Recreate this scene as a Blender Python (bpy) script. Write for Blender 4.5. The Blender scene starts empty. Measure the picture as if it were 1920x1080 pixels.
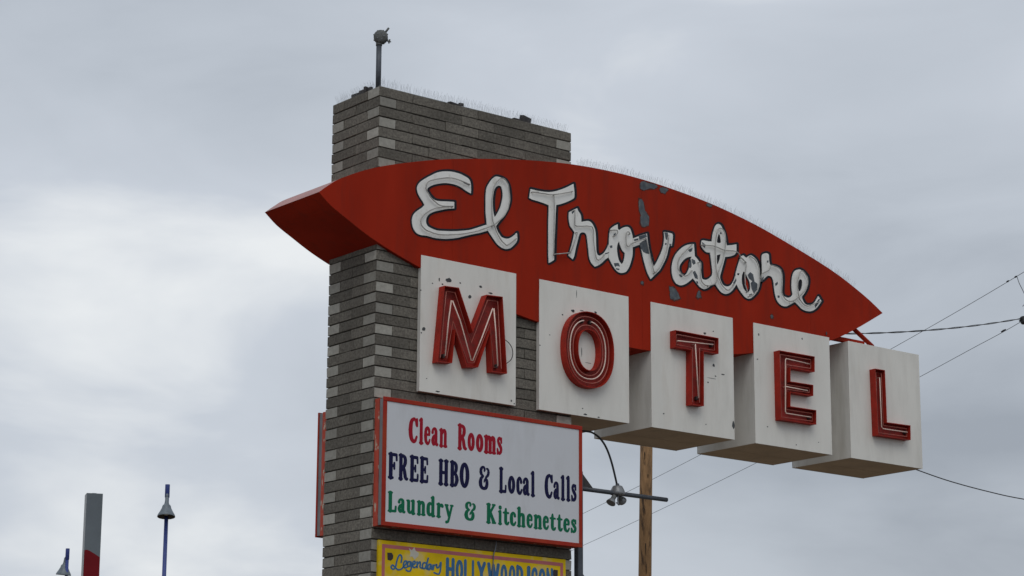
import bpy, math, random
from mathutils import Vector, Matrix
from mathutils.geometry import tessellate_polygon

scene = bpy.context.scene
COL = scene.collection
R = math.radians

# ---------------------------------------------------------------- camera
cam_data = bpy.data.cameras.new('camera')
cam_data.sensor_width = 36.0
cam_data.lens = 84.571
cam_data.clip_start = 0.1
cam_data.clip_end = 6000.0
cam = bpy.data.objects.new('camera', cam_data)
COL.objects.link(cam)
CAM = Vector((-12.70301, -17.99948, 1.59937))
FWD = Vector((0.60562017, 0.76016152, 0.23532673))
RGT = Vector((0.78136439, -0.62405517, 0.00498323))
UPV = Vector((-0.15064492, -0.18085798, 0.97190354))
cam.matrix_world = Matrix(((RGT.x, UPV.x, -FWD.x, CAM.x), (RGT.y, UPV.y, -FWD.y, CAM.y),
                           (RGT.z, UPV.z, -FWD.z, CAM.z), (0, 0, 0, 1)))
scene.camera = cam

# ---------------------------------------------------------------- sky and sun (high overcast)
SUN_EL, SUN_AZ = 50.0, 212.0          # azimuth clockwise from +Y: veiled light from over the camera's left shoulder
world = bpy.data.worlds.new('World')
scene.world = world
world.use_nodes = True
nt = world.node_tree
nt.nodes.clear()
N = nt.nodes.new
L = nt.links.new
out = N('ShaderNodeOutputWorld')
bg = N('ShaderNodeBackground')
bg.inputs['Strength'].default_value = 1.0
sky = N('ShaderNodeTexSky')
sky.sky_type = 'NISHITA'
sky.sun_disc = False
sky.sun_elevation = R(SUN_EL)
sky.sun_rotation = R(SUN_AZ)
sky.air_density = 1.6
sky.dust_density = 3.0
skys = N('ShaderNodeVectorMath')
skys.operation = 'SCALE'
skys.inputs['Scale'].default_value = 0.07
L(sky.outputs[0], skys.inputs[0])
tc = N('ShaderNodeTexCoord')
mp = N('ShaderNodeMapping')
mp.inputs['Scale'].default_value = (1.0, 1.0, 2.6)
L(tc.outputs['Generated'], mp.inputs['Vector'])
def noise4(scale, detail, rough, w, dist=0.0):
    n = N('ShaderNodeTexNoise')
    n.noise_dimensions = '4D'
    n.inputs['Scale'].default_value = scale
    n.inputs['Detail'].default_value = detail
    n.inputs['Roughness'].default_value = rough
    n.inputs['Distortion'].default_value = dist
    n.inputs['W'].default_value = w
    L(mp.outputs[0], n.inputs['Vector'])
    return n
big = noise4(2.6, 2.0, 0.45, 21.67)
fine = noise4(6.5, 5.0, 0.5, 9.96, 0.4)
mixn = N('ShaderNodeMath')
mixn.operation = 'MULTIPLY_ADD'
mixn.inputs[1].default_value = 0.33
L(fine.outputs[0], mixn.inputs[0])
sc2 = N('ShaderNodeMath')
sc2.operation = 'MULTIPLY'
sc2.inputs[1].default_value = 0.67
L(big.outputs[0], sc2.inputs[0])
L(sc2.outputs[0], mixn.inputs[2])
ramp = N('ShaderNodeValToRGB')
ramp.color_ramp.elements[0].position = 0.39
ramp.color_ramp.elements[0].color = (0.35, 0.387, 0.445, 1)
ramp.color_ramp.elements[1].position = 0.67
ramp.color_ramp.elements[1].color = (0.86, 0.885, 0.905, 1)
for pos_, col_ in ((0.50, (0.51, 0.555, 0.62, 1)), (0.595, (0.60, 0.645, 0.715, 1))):
    ramp.color_ramp.elements.new(pos_).color = col_
L(mixn.outputs[0], ramp.inputs[0])
mixc = N('ShaderNodeMix')
mixc.data_type = 'RGBA'
mixc.inputs[0].default_value = 0.93
L(skys.outputs[0], mixc.inputs[6])
L(ramp.outputs[0], mixc.inputs[7])
L(mixc.outputs[2], bg.inputs['Color'])
L(bg.outputs[0], out.inputs['Surface'])

sun_data = bpy.data.lights.new('sun', 'SUN')
sun_data.energy = 0.65
sun_data.angle = R(35)
sun_data.color = (1.0, 0.96, 0.9)
sun = bpy.data.objects.new('sun', sun_data)
COL.objects.link(sun)
sd = Vector((math.sin(R(SUN_AZ)) * math.cos(R(SUN_EL)), math.cos(R(SUN_AZ)) * math.cos(R(SUN_EL)), math.sin(R(SUN_EL))))
sun.rotation_euler = sd.to_track_quat('Z', 'Y').to_euler()

vs = scene.view_settings
vs.view_transform = 'Standard'
vs.look = 'None'
vs.exposure = 0.0
vs.gamma = 1.0
vs.use_curve_mapping = False

# ---------------------------------------------------------------- traced outlines, metres in the sign plane (x, z)
LETTERS = [['E',[[[0.7896,7.5175],[0.854,7.532],[0.9264,7.5528],[1.0771,7.6088],[1.1163,7.6222],[1.1871,7.6444],[1.2793,7.6816],[1.2807,7.6823],[1.2812,7.6846],[1.2734,7.7423],[1.271,7.7433],[1.1183,7.6757],[1.087,7.6628],[1.0556,7.6514],[1.0087,7.6385],[0.9126,7.6166],[0.8608,7.6061],[0.8117,7.5983],[0.7165,7.5854],[0.6883,7.5824],[0.6627,7.5817],[0.6293,7.5849],[0.5831,7.5945],[0.5652,7.601],[0.5575,7.6054],[0.5493,7.6124],[0.5411,7.6237],[0.5359,7.6377],[0.5344,7.6586],[0.5376,7.6761],[0.5433,7.6904],[0.5557,7.7095],[0.5698,7.7242],[0.5859,7.7369],[0.6164,7.755],[0.652,7.7705],[0.7648,7.8103],[0.7957,7.8191],[0.8707,7.8367],[0.8725,7.8395],[0.8717,7.8995],[0.8715,7.9016],[0.8698,7.9023],[0.7766,7.8908],[0.7096,7.88],[0.6838,7.8778],[0.6633,7.877],[0.6427,7.8784],[0.6272,7.8823],[0.6169,7.8868],[0.5961,7.9002],[0.5754,7.9169],[0.5616,7.9315],[0.5473,7.9523],[0.5438,7.9624],[0.5453,7.9733],[0.5474,7.978],[0.5537,7.9866],[0.5663,7.998],[0.5841,8.0099],[0.6121,8.0251],[0.6351,8.0354],[0.6709,8.0486],[0.7069,8.0597],[0.743,8.069],[0.7765,8.0753],[0.8076,8.0783],[0.8701,8.0797],[0.8935,8.0779],[0.9223,8.0734],[0.9456,8.068],[0.9643,8.0621],[1.0091,8.0432],[1.0302,8.0359],[1.0724,8.025],[1.0745,8.0266],[1.0768,8.0746],[1.0758,8.1026],[1.0737,8.1196],[1.0663,8.1421],[1.0597,8.1539],[1.0524,8.1626],[1.0394,8.1718],[1.0206,8.1795],[0.9787,8.1909],[0.9443,8.1976],[0.9181,8.2006],[0.8736,8.2026],[0.8424,8.202],[0.8112,8.1994],[0.7671,8.1924],[0.7232,8.1819],[0.6949,8.1732],[0.6564,8.1577],[0.6308,8.1442],[0.5519,8.0951],[0.5064,8.0643],[0.4686,8.0351],[0.4535,8.0206],[0.4433,8.0079],[0.4312,7.9865],[0.4248,7.9662],[0.4238,7.9554],[0.4246,7.9428],[0.4298,7.9226],[0.4381,7.9048],[0.4468,7.8915],[0.4696,7.8637],[0.4975,7.8329],[0.5147,7.808],[0.5142,7.8058],[0.4908,7.781],[0.4782,7.7705],[0.4331,7.7374],[0.4085,7.715],[0.3947,7.6999],[0.3838,7.6832],[0.3753,7.6627],[0.3699,7.6385],[0.3693,7.6236],[0.372,7.6009],[0.3779,7.5766],[0.3838,7.5607],[0.3924,7.5453],[0.4012,7.5334],[0.414,7.5216],[0.4269,7.5141],[0.4443,7.5078],[0.46,7.5045],[0.4727,7.5031],[0.4955,7.5035],[0.5361,7.5073],[0.5514,7.5078],[0.6255,7.5026],[0.6536,7.5024],[0.7151,7.5068],[0.7588,7.5123]]]],['l',[[[1.5363,7.5411],[1.5604,7.5504],[1.5738,7.5579],[1.5845,7.5654],[1.6006,7.5788],[1.6162,7.5938],[1.6311,7.6093],[1.6437,7.6245],[1.6534,7.6414],[1.6575,7.6573],[1.6581,7.6835],[1.6558,7.705],[1.651,7.7236],[1.6483,7.7224],[1.6214,7.6961],[1.6053,7.683],[1.5839,7.6681],[1.5598,7.6537],[1.5464,7.6483],[1.5303,7.6446],[1.5115,7.6426],[1.4901,7.6427],[1.4686,7.6465],[1.4579,7.6512],[1.4496,7.657],[1.4379,7.668],[1.4175,7.6915],[1.4067,7.706],[1.3971,7.7217],[1.3933,7.7319],[1.39,7.7487],[1.4148,7.7833],[1.4574,7.832],[1.4818,7.8646],[1.5078,7.904],[1.5346,7.9524],[1.5452,7.9762],[1.5561,8.0087],[1.5623,8.0405],[1.5639,8.0671],[1.5598,8.1146],[1.5545,8.1465],[1.5491,8.1697],[1.5426,8.1882],[1.5345,8.2043],[1.5185,8.2255],[1.5057,8.2363],[1.4941,8.243],[1.483,8.2473],[1.4668,8.2514],[1.4425,8.2554],[1.4156,8.2574],[1.3942,8.2563],[1.3835,8.2537],[1.3755,8.2503],[1.3675,8.2454],[1.3489,8.2298],[1.3324,8.213],[1.3119,8.1874],[1.2919,8.1575],[1.2796,8.1356],[1.2705,8.1144],[1.2647,8.0915],[1.2611,8.0604],[1.2589,8.0209],[1.2603,7.8648],[1.2845,7.6851],[1.2898,7.6848],[1.3561,7.6152],[1.3921,7.5802],[1.4078,7.5677],[1.4239,7.5577],[1.4507,7.5459],[1.4667,7.5411],[1.4855,7.5374],[1.5016,7.5362],[1.5123,7.5366]],[[1.3739,7.837],[1.371,7.8353],[1.3589,7.8692],[1.3542,7.8901],[1.3496,7.9219],[1.3472,7.954],[1.3465,7.9909],[1.3479,8.026],[1.3514,8.055],[1.3625,8.1072],[1.3685,8.1227],[1.3733,8.131],[1.3844,8.1447],[1.4003,8.1588],[1.4137,8.1662],[1.4271,8.1693],[1.4378,8.1687],[1.4486,8.1638],[1.4561,8.1548],[1.4622,8.141],[1.4684,8.1177],[1.4711,8.0985],[1.4723,8.0724],[1.4704,8.0502],[1.4647,8.023],[1.4542,7.984],[1.4479,7.9632],[1.4397,7.9422],[1.424,7.9111],[1.4068,7.8819],[1.3933,7.8622]]]],['T',[[[2.0659,7.4859],[2.1017,7.5066],[2.1304,7.5281],[2.1348,7.7247],[2.1412,7.8296],[2.1489,8.0082],[2.1564,8.0994],[2.1587,8.101],[2.1954,8.113],[2.2206,8.1223],[2.2821,8.1502],[2.3242,8.1723],[2.3523,8.1883],[2.3748,8.2028],[2.3889,8.2136],[2.3926,8.221],[2.3957,8.2373],[2.396,8.271],[2.3932,8.3064],[2.3835,8.3628],[2.299,8.3129],[2.2258,8.2758],[2.1675,8.2503],[2.1368,8.2388],[2.1035,8.2279],[2.0729,8.22],[2.0563,8.2168],[2.0286,8.2127],[1.9872,8.2083],[1.9155,8.2052],[1.8276,8.2064],[1.8258,8.2051],[1.8089,8.1115],[1.8321,8.1046],[1.8499,8.1012],[1.9158,8.098],[1.9874,8.0916],[2.0372,8.0846],[2.058,8.0809],[2.0602,8.079],[2.0603,8.0059],[2.0566,7.9389],[2.0559,7.8945],[2.0563,7.595],[2.0574,7.5513],[2.0621,7.4862],[2.0631,7.4845]]]],['r',[[[2.6663,7.5436],[2.7033,7.5599],[2.729,7.5756],[2.7611,7.5997],[2.8064,7.6422],[2.8438,7.6679],[2.8468,7.6673],[2.8516,7.805],[2.8503,7.8067],[2.8382,7.7781],[2.8152,7.7406],[2.7958,7.715],[2.7801,7.6989],[2.7637,7.6869],[2.7323,7.6687],[2.7294,7.6681],[2.7123,7.6698],[2.7066,7.6715],[2.7012,7.6748],[2.6924,7.689],[2.688,7.7039],[2.6851,7.7213],[2.6819,7.7811],[2.6809,7.8459],[2.6764,7.9011],[2.6691,7.9291],[2.662,7.9458],[2.6537,7.9604],[2.6424,7.9762],[2.6254,7.9927],[2.6084,8.0026],[2.5942,8.0063],[2.5743,8.0067],[2.5601,8.0044],[2.5175,7.992],[2.4892,7.9822],[2.4877,7.9829],[2.4856,8.025],[2.4809,8.0488],[2.469,8.0669],[2.4456,8.0896],[2.433,8.1142],[2.4302,8.1153],[2.3269,8.0553],[2.3244,8.0526],[2.3214,8.0075],[2.3222,7.9876],[2.3274,7.9529],[2.3351,7.9253],[2.3399,7.9149],[2.3469,7.9051],[2.373,7.8828],[2.3973,7.8558],[2.383,7.7934],[2.3701,7.749],[2.3393,7.6552],[2.3176,7.6007],[2.3704,7.5741],[2.3732,7.5741],[2.3857,7.5942],[2.3921,7.6085],[2.4102,7.6847],[2.4518,7.8228],[2.461,7.8466],[2.4656,7.8541],[2.472,7.8615],[2.4918,7.8715],[2.5003,7.8747],[2.5088,7.8765],[2.5172,7.8771],[2.5285,7.8762],[2.5399,7.8722],[2.5495,7.8639],[2.5564,7.8517],[2.5612,7.8368],[2.5732,7.7652],[2.588,7.6495],[2.5927,7.6258],[2.5985,7.6079],[2.6084,7.5883],[2.6211,7.5726],[2.6452,7.5542]]]],['o',[[[3.03,7.5354],[3.0503,7.5408],[3.0706,7.5491],[3.0837,7.5574],[3.0969,7.57],[3.1145,7.5934],[3.1295,7.6188],[3.1396,7.6407],[3.1553,7.6816],[3.1697,7.7269],[3.1751,7.7572],[3.1766,7.78],[3.1782,7.948],[3.1528,8.0095],[3.1445,8.0223],[3.1329,8.0313],[3.1212,8.0352],[3.1037,8.0361],[3.0862,8.0327],[3.0716,8.0279],[3.0541,8.0205],[3.0347,8.0097],[3.0168,7.9976],[2.9987,7.9815],[2.9958,7.9811],[2.9773,7.9908],[2.9748,8.0379],[2.973,8.04],[2.9382,8.0216],[2.8976,7.9928],[2.8811,7.9766],[2.8762,7.969],[2.8721,7.9593],[2.8637,7.9195],[2.8581,7.8668],[2.8511,7.6635],[2.8659,7.6458],[2.89,7.6116],[2.908,7.5899],[2.9314,7.5667],[2.9522,7.5499],[2.9723,7.5388],[2.9896,7.5336],[3.0069,7.5324]],[[3.0254,7.6268],[3.0017,7.6454],[2.9905,7.6588],[2.9859,7.6676],[2.975,7.6995],[2.9649,7.7496],[2.9628,7.7808],[2.9638,7.7967],[2.9667,7.813],[2.9745,7.8368],[2.9891,7.863],[2.992,7.8651],[3.0035,7.8281],[3.012,7.8115],[3.0273,7.787],[3.0362,7.7749],[3.0462,7.7653],[3.0706,7.7513],[3.0669,7.7101],[3.0561,7.6677],[3.0466,7.6482],[3.0373,7.6377]]]],['v',[[[3.424,7.5345],[3.4897,7.5948],[3.5318,7.6312],[3.5501,7.65],[3.5605,7.6631],[3.578,7.6887],[3.6042,7.7317],[3.6262,7.7695],[3.6406,7.797],[3.6554,7.8338],[3.6753,7.9035],[3.681,7.9183],[3.6849,7.9235],[3.6906,7.9278],[3.6966,7.9306],[3.7177,7.9361],[3.7207,7.9378],[3.732,7.9911],[3.7382,8.0451],[3.738,8.052],[3.7352,8.0607],[3.73,8.0668],[3.7226,8.0711],[3.6716,8.0722],[3.6141,8.0677],[3.6179,8.0156],[3.6155,7.9784],[3.6061,7.9287],[3.5904,7.8803],[3.5685,7.8309],[3.5212,7.7474],[3.4936,7.7047],[3.464,7.6694],[3.4437,7.7216],[3.4038,7.8425],[3.3899,7.9086],[3.3751,8.0087],[3.3734,8.0092],[3.3408,7.9968],[3.2876,7.9752],[3.1874,7.9273],[3.1845,7.9303],[3.1818,7.9282],[3.1808,7.835],[3.1836,7.8334],[3.2512,7.8653],[3.2777,7.8753],[3.2807,7.8743],[3.2953,7.8337],[3.3294,7.7144],[3.3447,7.6716],[3.3636,7.6247],[3.378,7.5931],[3.3901,7.5723],[3.4211,7.5322]]]],['a',[[[4.19,7.5462],[4.2116,7.5555],[4.2395,7.5718],[4.2857,7.6073],[4.2875,7.6099],[4.2537,7.6704],[4.2507,7.6724],[4.232,7.6603],[4.2166,7.6527],[4.2042,7.6486],[4.1888,7.6456],[4.1735,7.6449],[4.1583,7.6472],[4.1492,7.6517],[4.1447,7.6568],[4.1401,7.6722],[4.1359,7.7085],[4.1335,7.7567],[4.1344,7.8007],[4.1322,7.8166],[4.1296,7.8208],[4.1247,7.8246],[4.1067,7.8296],[4.0791,7.8588],[4.0462,7.8789],[4.0363,8.0069],[4.0336,8.0077],[4.0122,8.0042],[3.9816,7.9975],[3.948,7.9864],[3.9205,7.9747],[3.89,7.9574],[3.8655,7.9405],[3.8325,7.9129],[3.8074,7.8886],[3.7849,7.8637],[3.7673,7.8401],[3.7523,7.8147],[3.7417,7.7923],[3.7316,7.7655],[3.724,7.7368],[3.7181,7.6992],[3.7173,7.6762],[3.7192,7.6514],[3.7253,7.6203],[3.7351,7.5922],[3.7442,7.5754],[3.7622,7.5531],[3.7744,7.5436],[3.784,7.5387],[3.802,7.5335],[3.8199,7.5313],[3.835,7.5313],[3.8531,7.5337],[3.8651,7.537],[3.8833,7.5439],[3.9168,7.561],[3.9351,7.5733],[3.9688,7.5983],[4.0118,7.6325],[4.0149,7.6319],[4.0359,7.6174],[4.0945,7.5683],[4.1169,7.5543],[4.1362,7.5471],[4.1563,7.5428],[4.1747,7.5426]],[[3.8964,7.6475],[3.888,7.645],[3.8759,7.6436],[3.8578,7.6456],[3.8455,7.6509],[3.8355,7.6607],[3.8276,7.6755],[3.8225,7.6976],[3.8237,7.723],[3.8301,7.7424],[3.8416,7.7612],[3.8576,7.7813],[3.884,7.8086],[3.903,7.8246],[3.922,7.8378],[3.9427,7.8487],[3.9671,7.8576],[3.9976,7.8669],[3.9989,7.8665],[3.9988,7.8642],[3.976,7.7982],[3.9673,7.7484],[3.955,7.7165],[3.9418,7.6914],[3.9277,7.6709],[3.9123,7.6563]]]],['t',[[[4.4949,7.5399],[4.5105,7.5446],[4.5275,7.552],[4.5395,7.5585],[4.5579,7.5706],[4.5875,7.5961],[4.6213,7.6363],[4.6317,7.7547],[4.6308,7.7603],[4.6228,7.7346],[4.6131,7.712],[4.5921,7.6784],[4.5753,7.6581],[4.5653,7.6486],[4.5468,7.6359],[4.5279,7.6276],[4.506,7.6224],[4.4874,7.6215],[4.4657,7.6248],[4.4504,7.6307],[4.4363,7.6424],[4.4206,7.6655],[4.4078,7.6913],[4.4055,7.7049],[4.4086,7.7263],[4.4611,7.8698],[4.4853,7.9415],[4.4882,7.9434],[4.5383,7.9543],[4.5856,7.9704],[4.6172,7.9851],[4.6268,7.9917],[4.6332,7.9977],[4.6531,8.0229],[4.655,8.1079],[4.6515,8.1087],[4.5883,8.0901],[4.5129,8.0733],[4.5113,8.0745],[4.5014,8.1268],[4.4885,8.1763],[4.477,8.2049],[4.4614,8.2351],[4.4438,8.265],[4.4301,8.2801],[4.4219,8.2847],[4.4116,8.2881],[4.4023,8.2894],[4.3898,8.2885],[4.3773,8.2839],[4.371,8.28],[4.3615,8.2717],[4.3493,8.2557],[4.3373,8.2326],[4.321,8.1923],[4.3113,8.1603],[4.3036,8.1262],[4.2965,8.0807],[4.274,8.077],[4.2432,8.0737],[4.1755,8.0726],[4.1662,8.0713],[4.157,8.0683],[4.1482,8.0628],[4.1434,8.0341],[4.1427,8.0107],[4.1469,7.9975],[4.1603,7.9811],[4.172,7.9715],[4.1948,7.9575],[4.2039,7.9535],[4.2162,7.9505],[4.2377,7.9507],[4.2655,7.9543],[4.2684,7.9525],[4.2783,7.9006],[4.2965,7.7712],[4.2978,7.7389],[4.2959,7.7247],[4.2898,7.7098],[4.2797,7.6966],[4.2567,7.6768],[4.256,7.6744],[4.2906,7.6127],[4.2925,7.6118],[4.3081,7.6199],[4.3298,7.6289],[4.361,7.5959],[4.3821,7.576],[4.3982,7.5623],[4.4127,7.5529],[4.433,7.5441],[4.4545,7.5385],[4.4731,7.537]],[[4.4171,8.0846],[4.3979,8.0801],[4.3855,8.0798],[4.3762,8.0814],[4.3717,8.084],[4.3691,8.0905],[4.3713,8.1096],[4.3828,8.149],[4.3969,8.1802],[4.4,8.1827],[4.4122,8.1704],[4.4179,8.1596],[4.4284,8.1099],[4.4294,8.1007],[4.4282,8.0934],[4.4241,8.0881]],[[4.3744,7.8418],[4.3712,7.8404],[4.3682,7.8429],[4.3657,7.8544],[4.3637,7.896],[4.3648,7.9381],[4.3671,7.9412],[4.4202,7.9618],[4.4218,7.9614],[4.4219,7.9591],[4.4182,7.9422],[4.4064,7.9029],[4.3889,7.8628],[4.3807,7.8489]]]],['o',[[[4.8295,7.5374],[4.8486,7.544],[4.8646,7.5529],[4.8807,7.5653],[4.9229,7.6025],[4.9346,7.6145],[4.9475,7.6306],[4.9647,7.6567],[4.9759,7.6773],[4.9834,7.6949],[4.9912,7.7197],[4.9966,7.7441],[4.9995,7.7681],[5.0008,7.7966],[5.0001,7.8248],[4.9944,7.89],[4.9839,7.9284],[4.9761,7.9461],[4.9672,7.9612],[4.955,7.9775],[4.9425,7.9903],[4.927,8.0018],[4.9144,8.0085],[4.8861,8.0193],[4.8735,8.022],[4.864,8.0219],[4.8544,8.019],[4.8383,8.0111],[4.7965,7.9829],[4.7528,8.0042],[4.7273,7.9925],[4.7193,7.9868],[4.7105,7.976],[4.7054,7.9657],[4.6913,7.9258],[4.6576,7.843],[4.6379,7.7837],[4.6269,7.6465],[4.6281,7.6452],[4.6474,7.6694],[4.6661,7.6386],[4.6793,7.622],[4.7081,7.5937],[4.7479,7.5602],[4.7659,7.5489],[4.7886,7.5396],[4.8106,7.5357],[4.82,7.5358]],[[4.8097,7.6024],[4.806,7.6028],[4.7763,7.6159],[4.7668,7.6215],[4.7555,7.6314],[4.749,7.6398],[4.7405,7.6548],[4.729,7.6881],[4.7258,7.7063],[4.7243,7.7272],[4.7248,7.746],[4.7273,7.7675],[4.7311,7.7845],[4.7348,7.7944],[4.7442,7.8123],[4.7548,7.8284],[4.7744,7.8148],[4.7862,7.8026],[4.8342,7.7374],[4.839,7.7288],[4.8446,7.7132],[4.8477,7.6973],[4.8491,7.674],[4.8483,7.6552],[4.8451,7.6383],[4.8419,7.6307],[4.8359,7.6228],[4.8251,7.6134]]]],['r',[[[5.3831,7.5383],[5.4028,7.5454],[5.4322,7.5603],[5.4353,7.6438],[5.4154,7.6388],[5.3991,7.6381],[5.354,7.6451],[5.3471,7.6469],[5.34,7.6506],[5.3359,7.6547],[5.3313,7.6635],[5.3277,7.6795],[5.3268,7.7078],[5.3369,7.802],[5.3391,7.857],[5.3339,7.8942],[5.3302,7.9055],[5.3226,7.921],[5.3134,7.9338],[5.302,7.9439],[5.2882,7.9512],[5.276,7.9551],[5.2536,7.9594],[5.2311,7.9617],[5.1762,7.9585],[5.1634,7.961],[5.1507,7.966],[5.1448,7.9827],[5.1398,8.0056],[5.1377,8.0623],[5.1359,8.0715],[5.1323,8.0781],[5.1283,8.0813],[5.1219,8.0831],[5.1091,8.0846],[5.0995,8.0844],[5.0833,8.0811],[5.0607,8.0727],[5.0477,8.0655],[5.0399,8.0581],[5.034,8.0477],[5.0308,8.0353],[5.0284,8.0112],[5.031,7.9217],[5.0301,7.8743],[5.0242,7.8119],[5.0089,7.7576],[5.0106,7.757],[5.0431,7.7805],[5.0951,7.8255],[5.1085,7.8338],[5.1182,7.8378],[5.1407,7.839],[5.1567,7.8382],[5.167,7.8345],[5.1752,7.8287],[5.1827,7.8204],[5.1928,7.8007],[5.1997,7.771],[5.2096,7.6968],[5.2193,7.6463],[5.2336,7.606],[5.2486,7.5799],[5.2559,7.5715],[5.2727,7.5576],[5.2898,7.5473],[5.3094,7.5395],[5.3217,7.5364],[5.3442,7.534],[5.3668,7.535]]]],['e',[[[5.7619,7.5404],[5.7785,7.5461],[5.7998,7.5558],[5.8222,7.5688],[5.8436,7.5838],[5.8628,7.6011],[5.8873,7.6263],[5.9309,7.6785],[5.9128,7.6956],[5.8841,7.7288],[5.8309,7.6561],[5.8084,7.636],[5.7878,7.6224],[5.7746,7.6166],[5.7544,7.6102],[5.7312,7.6052],[5.7081,7.603],[5.6917,7.6045],[5.6819,7.6071],[5.6626,7.6174],[5.6514,7.629],[5.6366,7.653],[5.6295,7.6686],[5.6263,7.6824],[5.6516,7.7078],[5.6681,7.727],[5.6947,7.7646],[5.7093,7.7908],[5.7231,7.8265],[5.7305,7.8588],[5.7315,7.8902],[5.7279,7.9088],[5.7201,7.9244],[5.7076,7.9368],[5.6719,7.9623],[5.645,7.9762],[5.632,7.9801],[5.6059,7.9853],[5.5794,7.9792],[5.5596,7.9729],[5.5496,7.9684],[5.5329,7.9579],[5.5211,7.9479],[5.5136,7.9395],[5.4992,7.9157],[5.4872,7.8828],[5.4812,7.8579],[5.4772,7.8335],[5.4733,7.7828],[5.4762,7.7285],[5.4835,7.6963],[5.4837,7.6844],[5.4794,7.6743],[5.4714,7.665],[5.4614,7.6571],[5.4416,7.6466],[5.4394,7.6444],[5.4369,7.5657],[5.439,7.5639],[5.4456,7.5674],[5.5151,7.6068],[5.5601,7.5846],[5.6049,7.5529],[5.616,7.5474],[5.6371,7.5402],[5.6696,7.534],[5.6958,7.5327],[5.7353,7.5351]],[[5.5893,7.7388],[5.5847,7.7378],[5.5814,7.7385],[5.573,7.7745],[5.5721,7.7958],[5.5754,7.8274],[5.5797,7.8448],[5.5867,7.8578],[5.5988,7.87],[5.6055,7.8741],[5.6121,7.8757],[5.6196,7.875],[5.6278,7.8715],[5.633,7.8675],[5.6372,7.861],[5.6398,7.8398],[5.6373,7.8131],[5.6282,7.783],[5.6147,7.7557],[5.61,7.7491],[5.6045,7.7444],[5.5979,7.7412]]]]]
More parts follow.
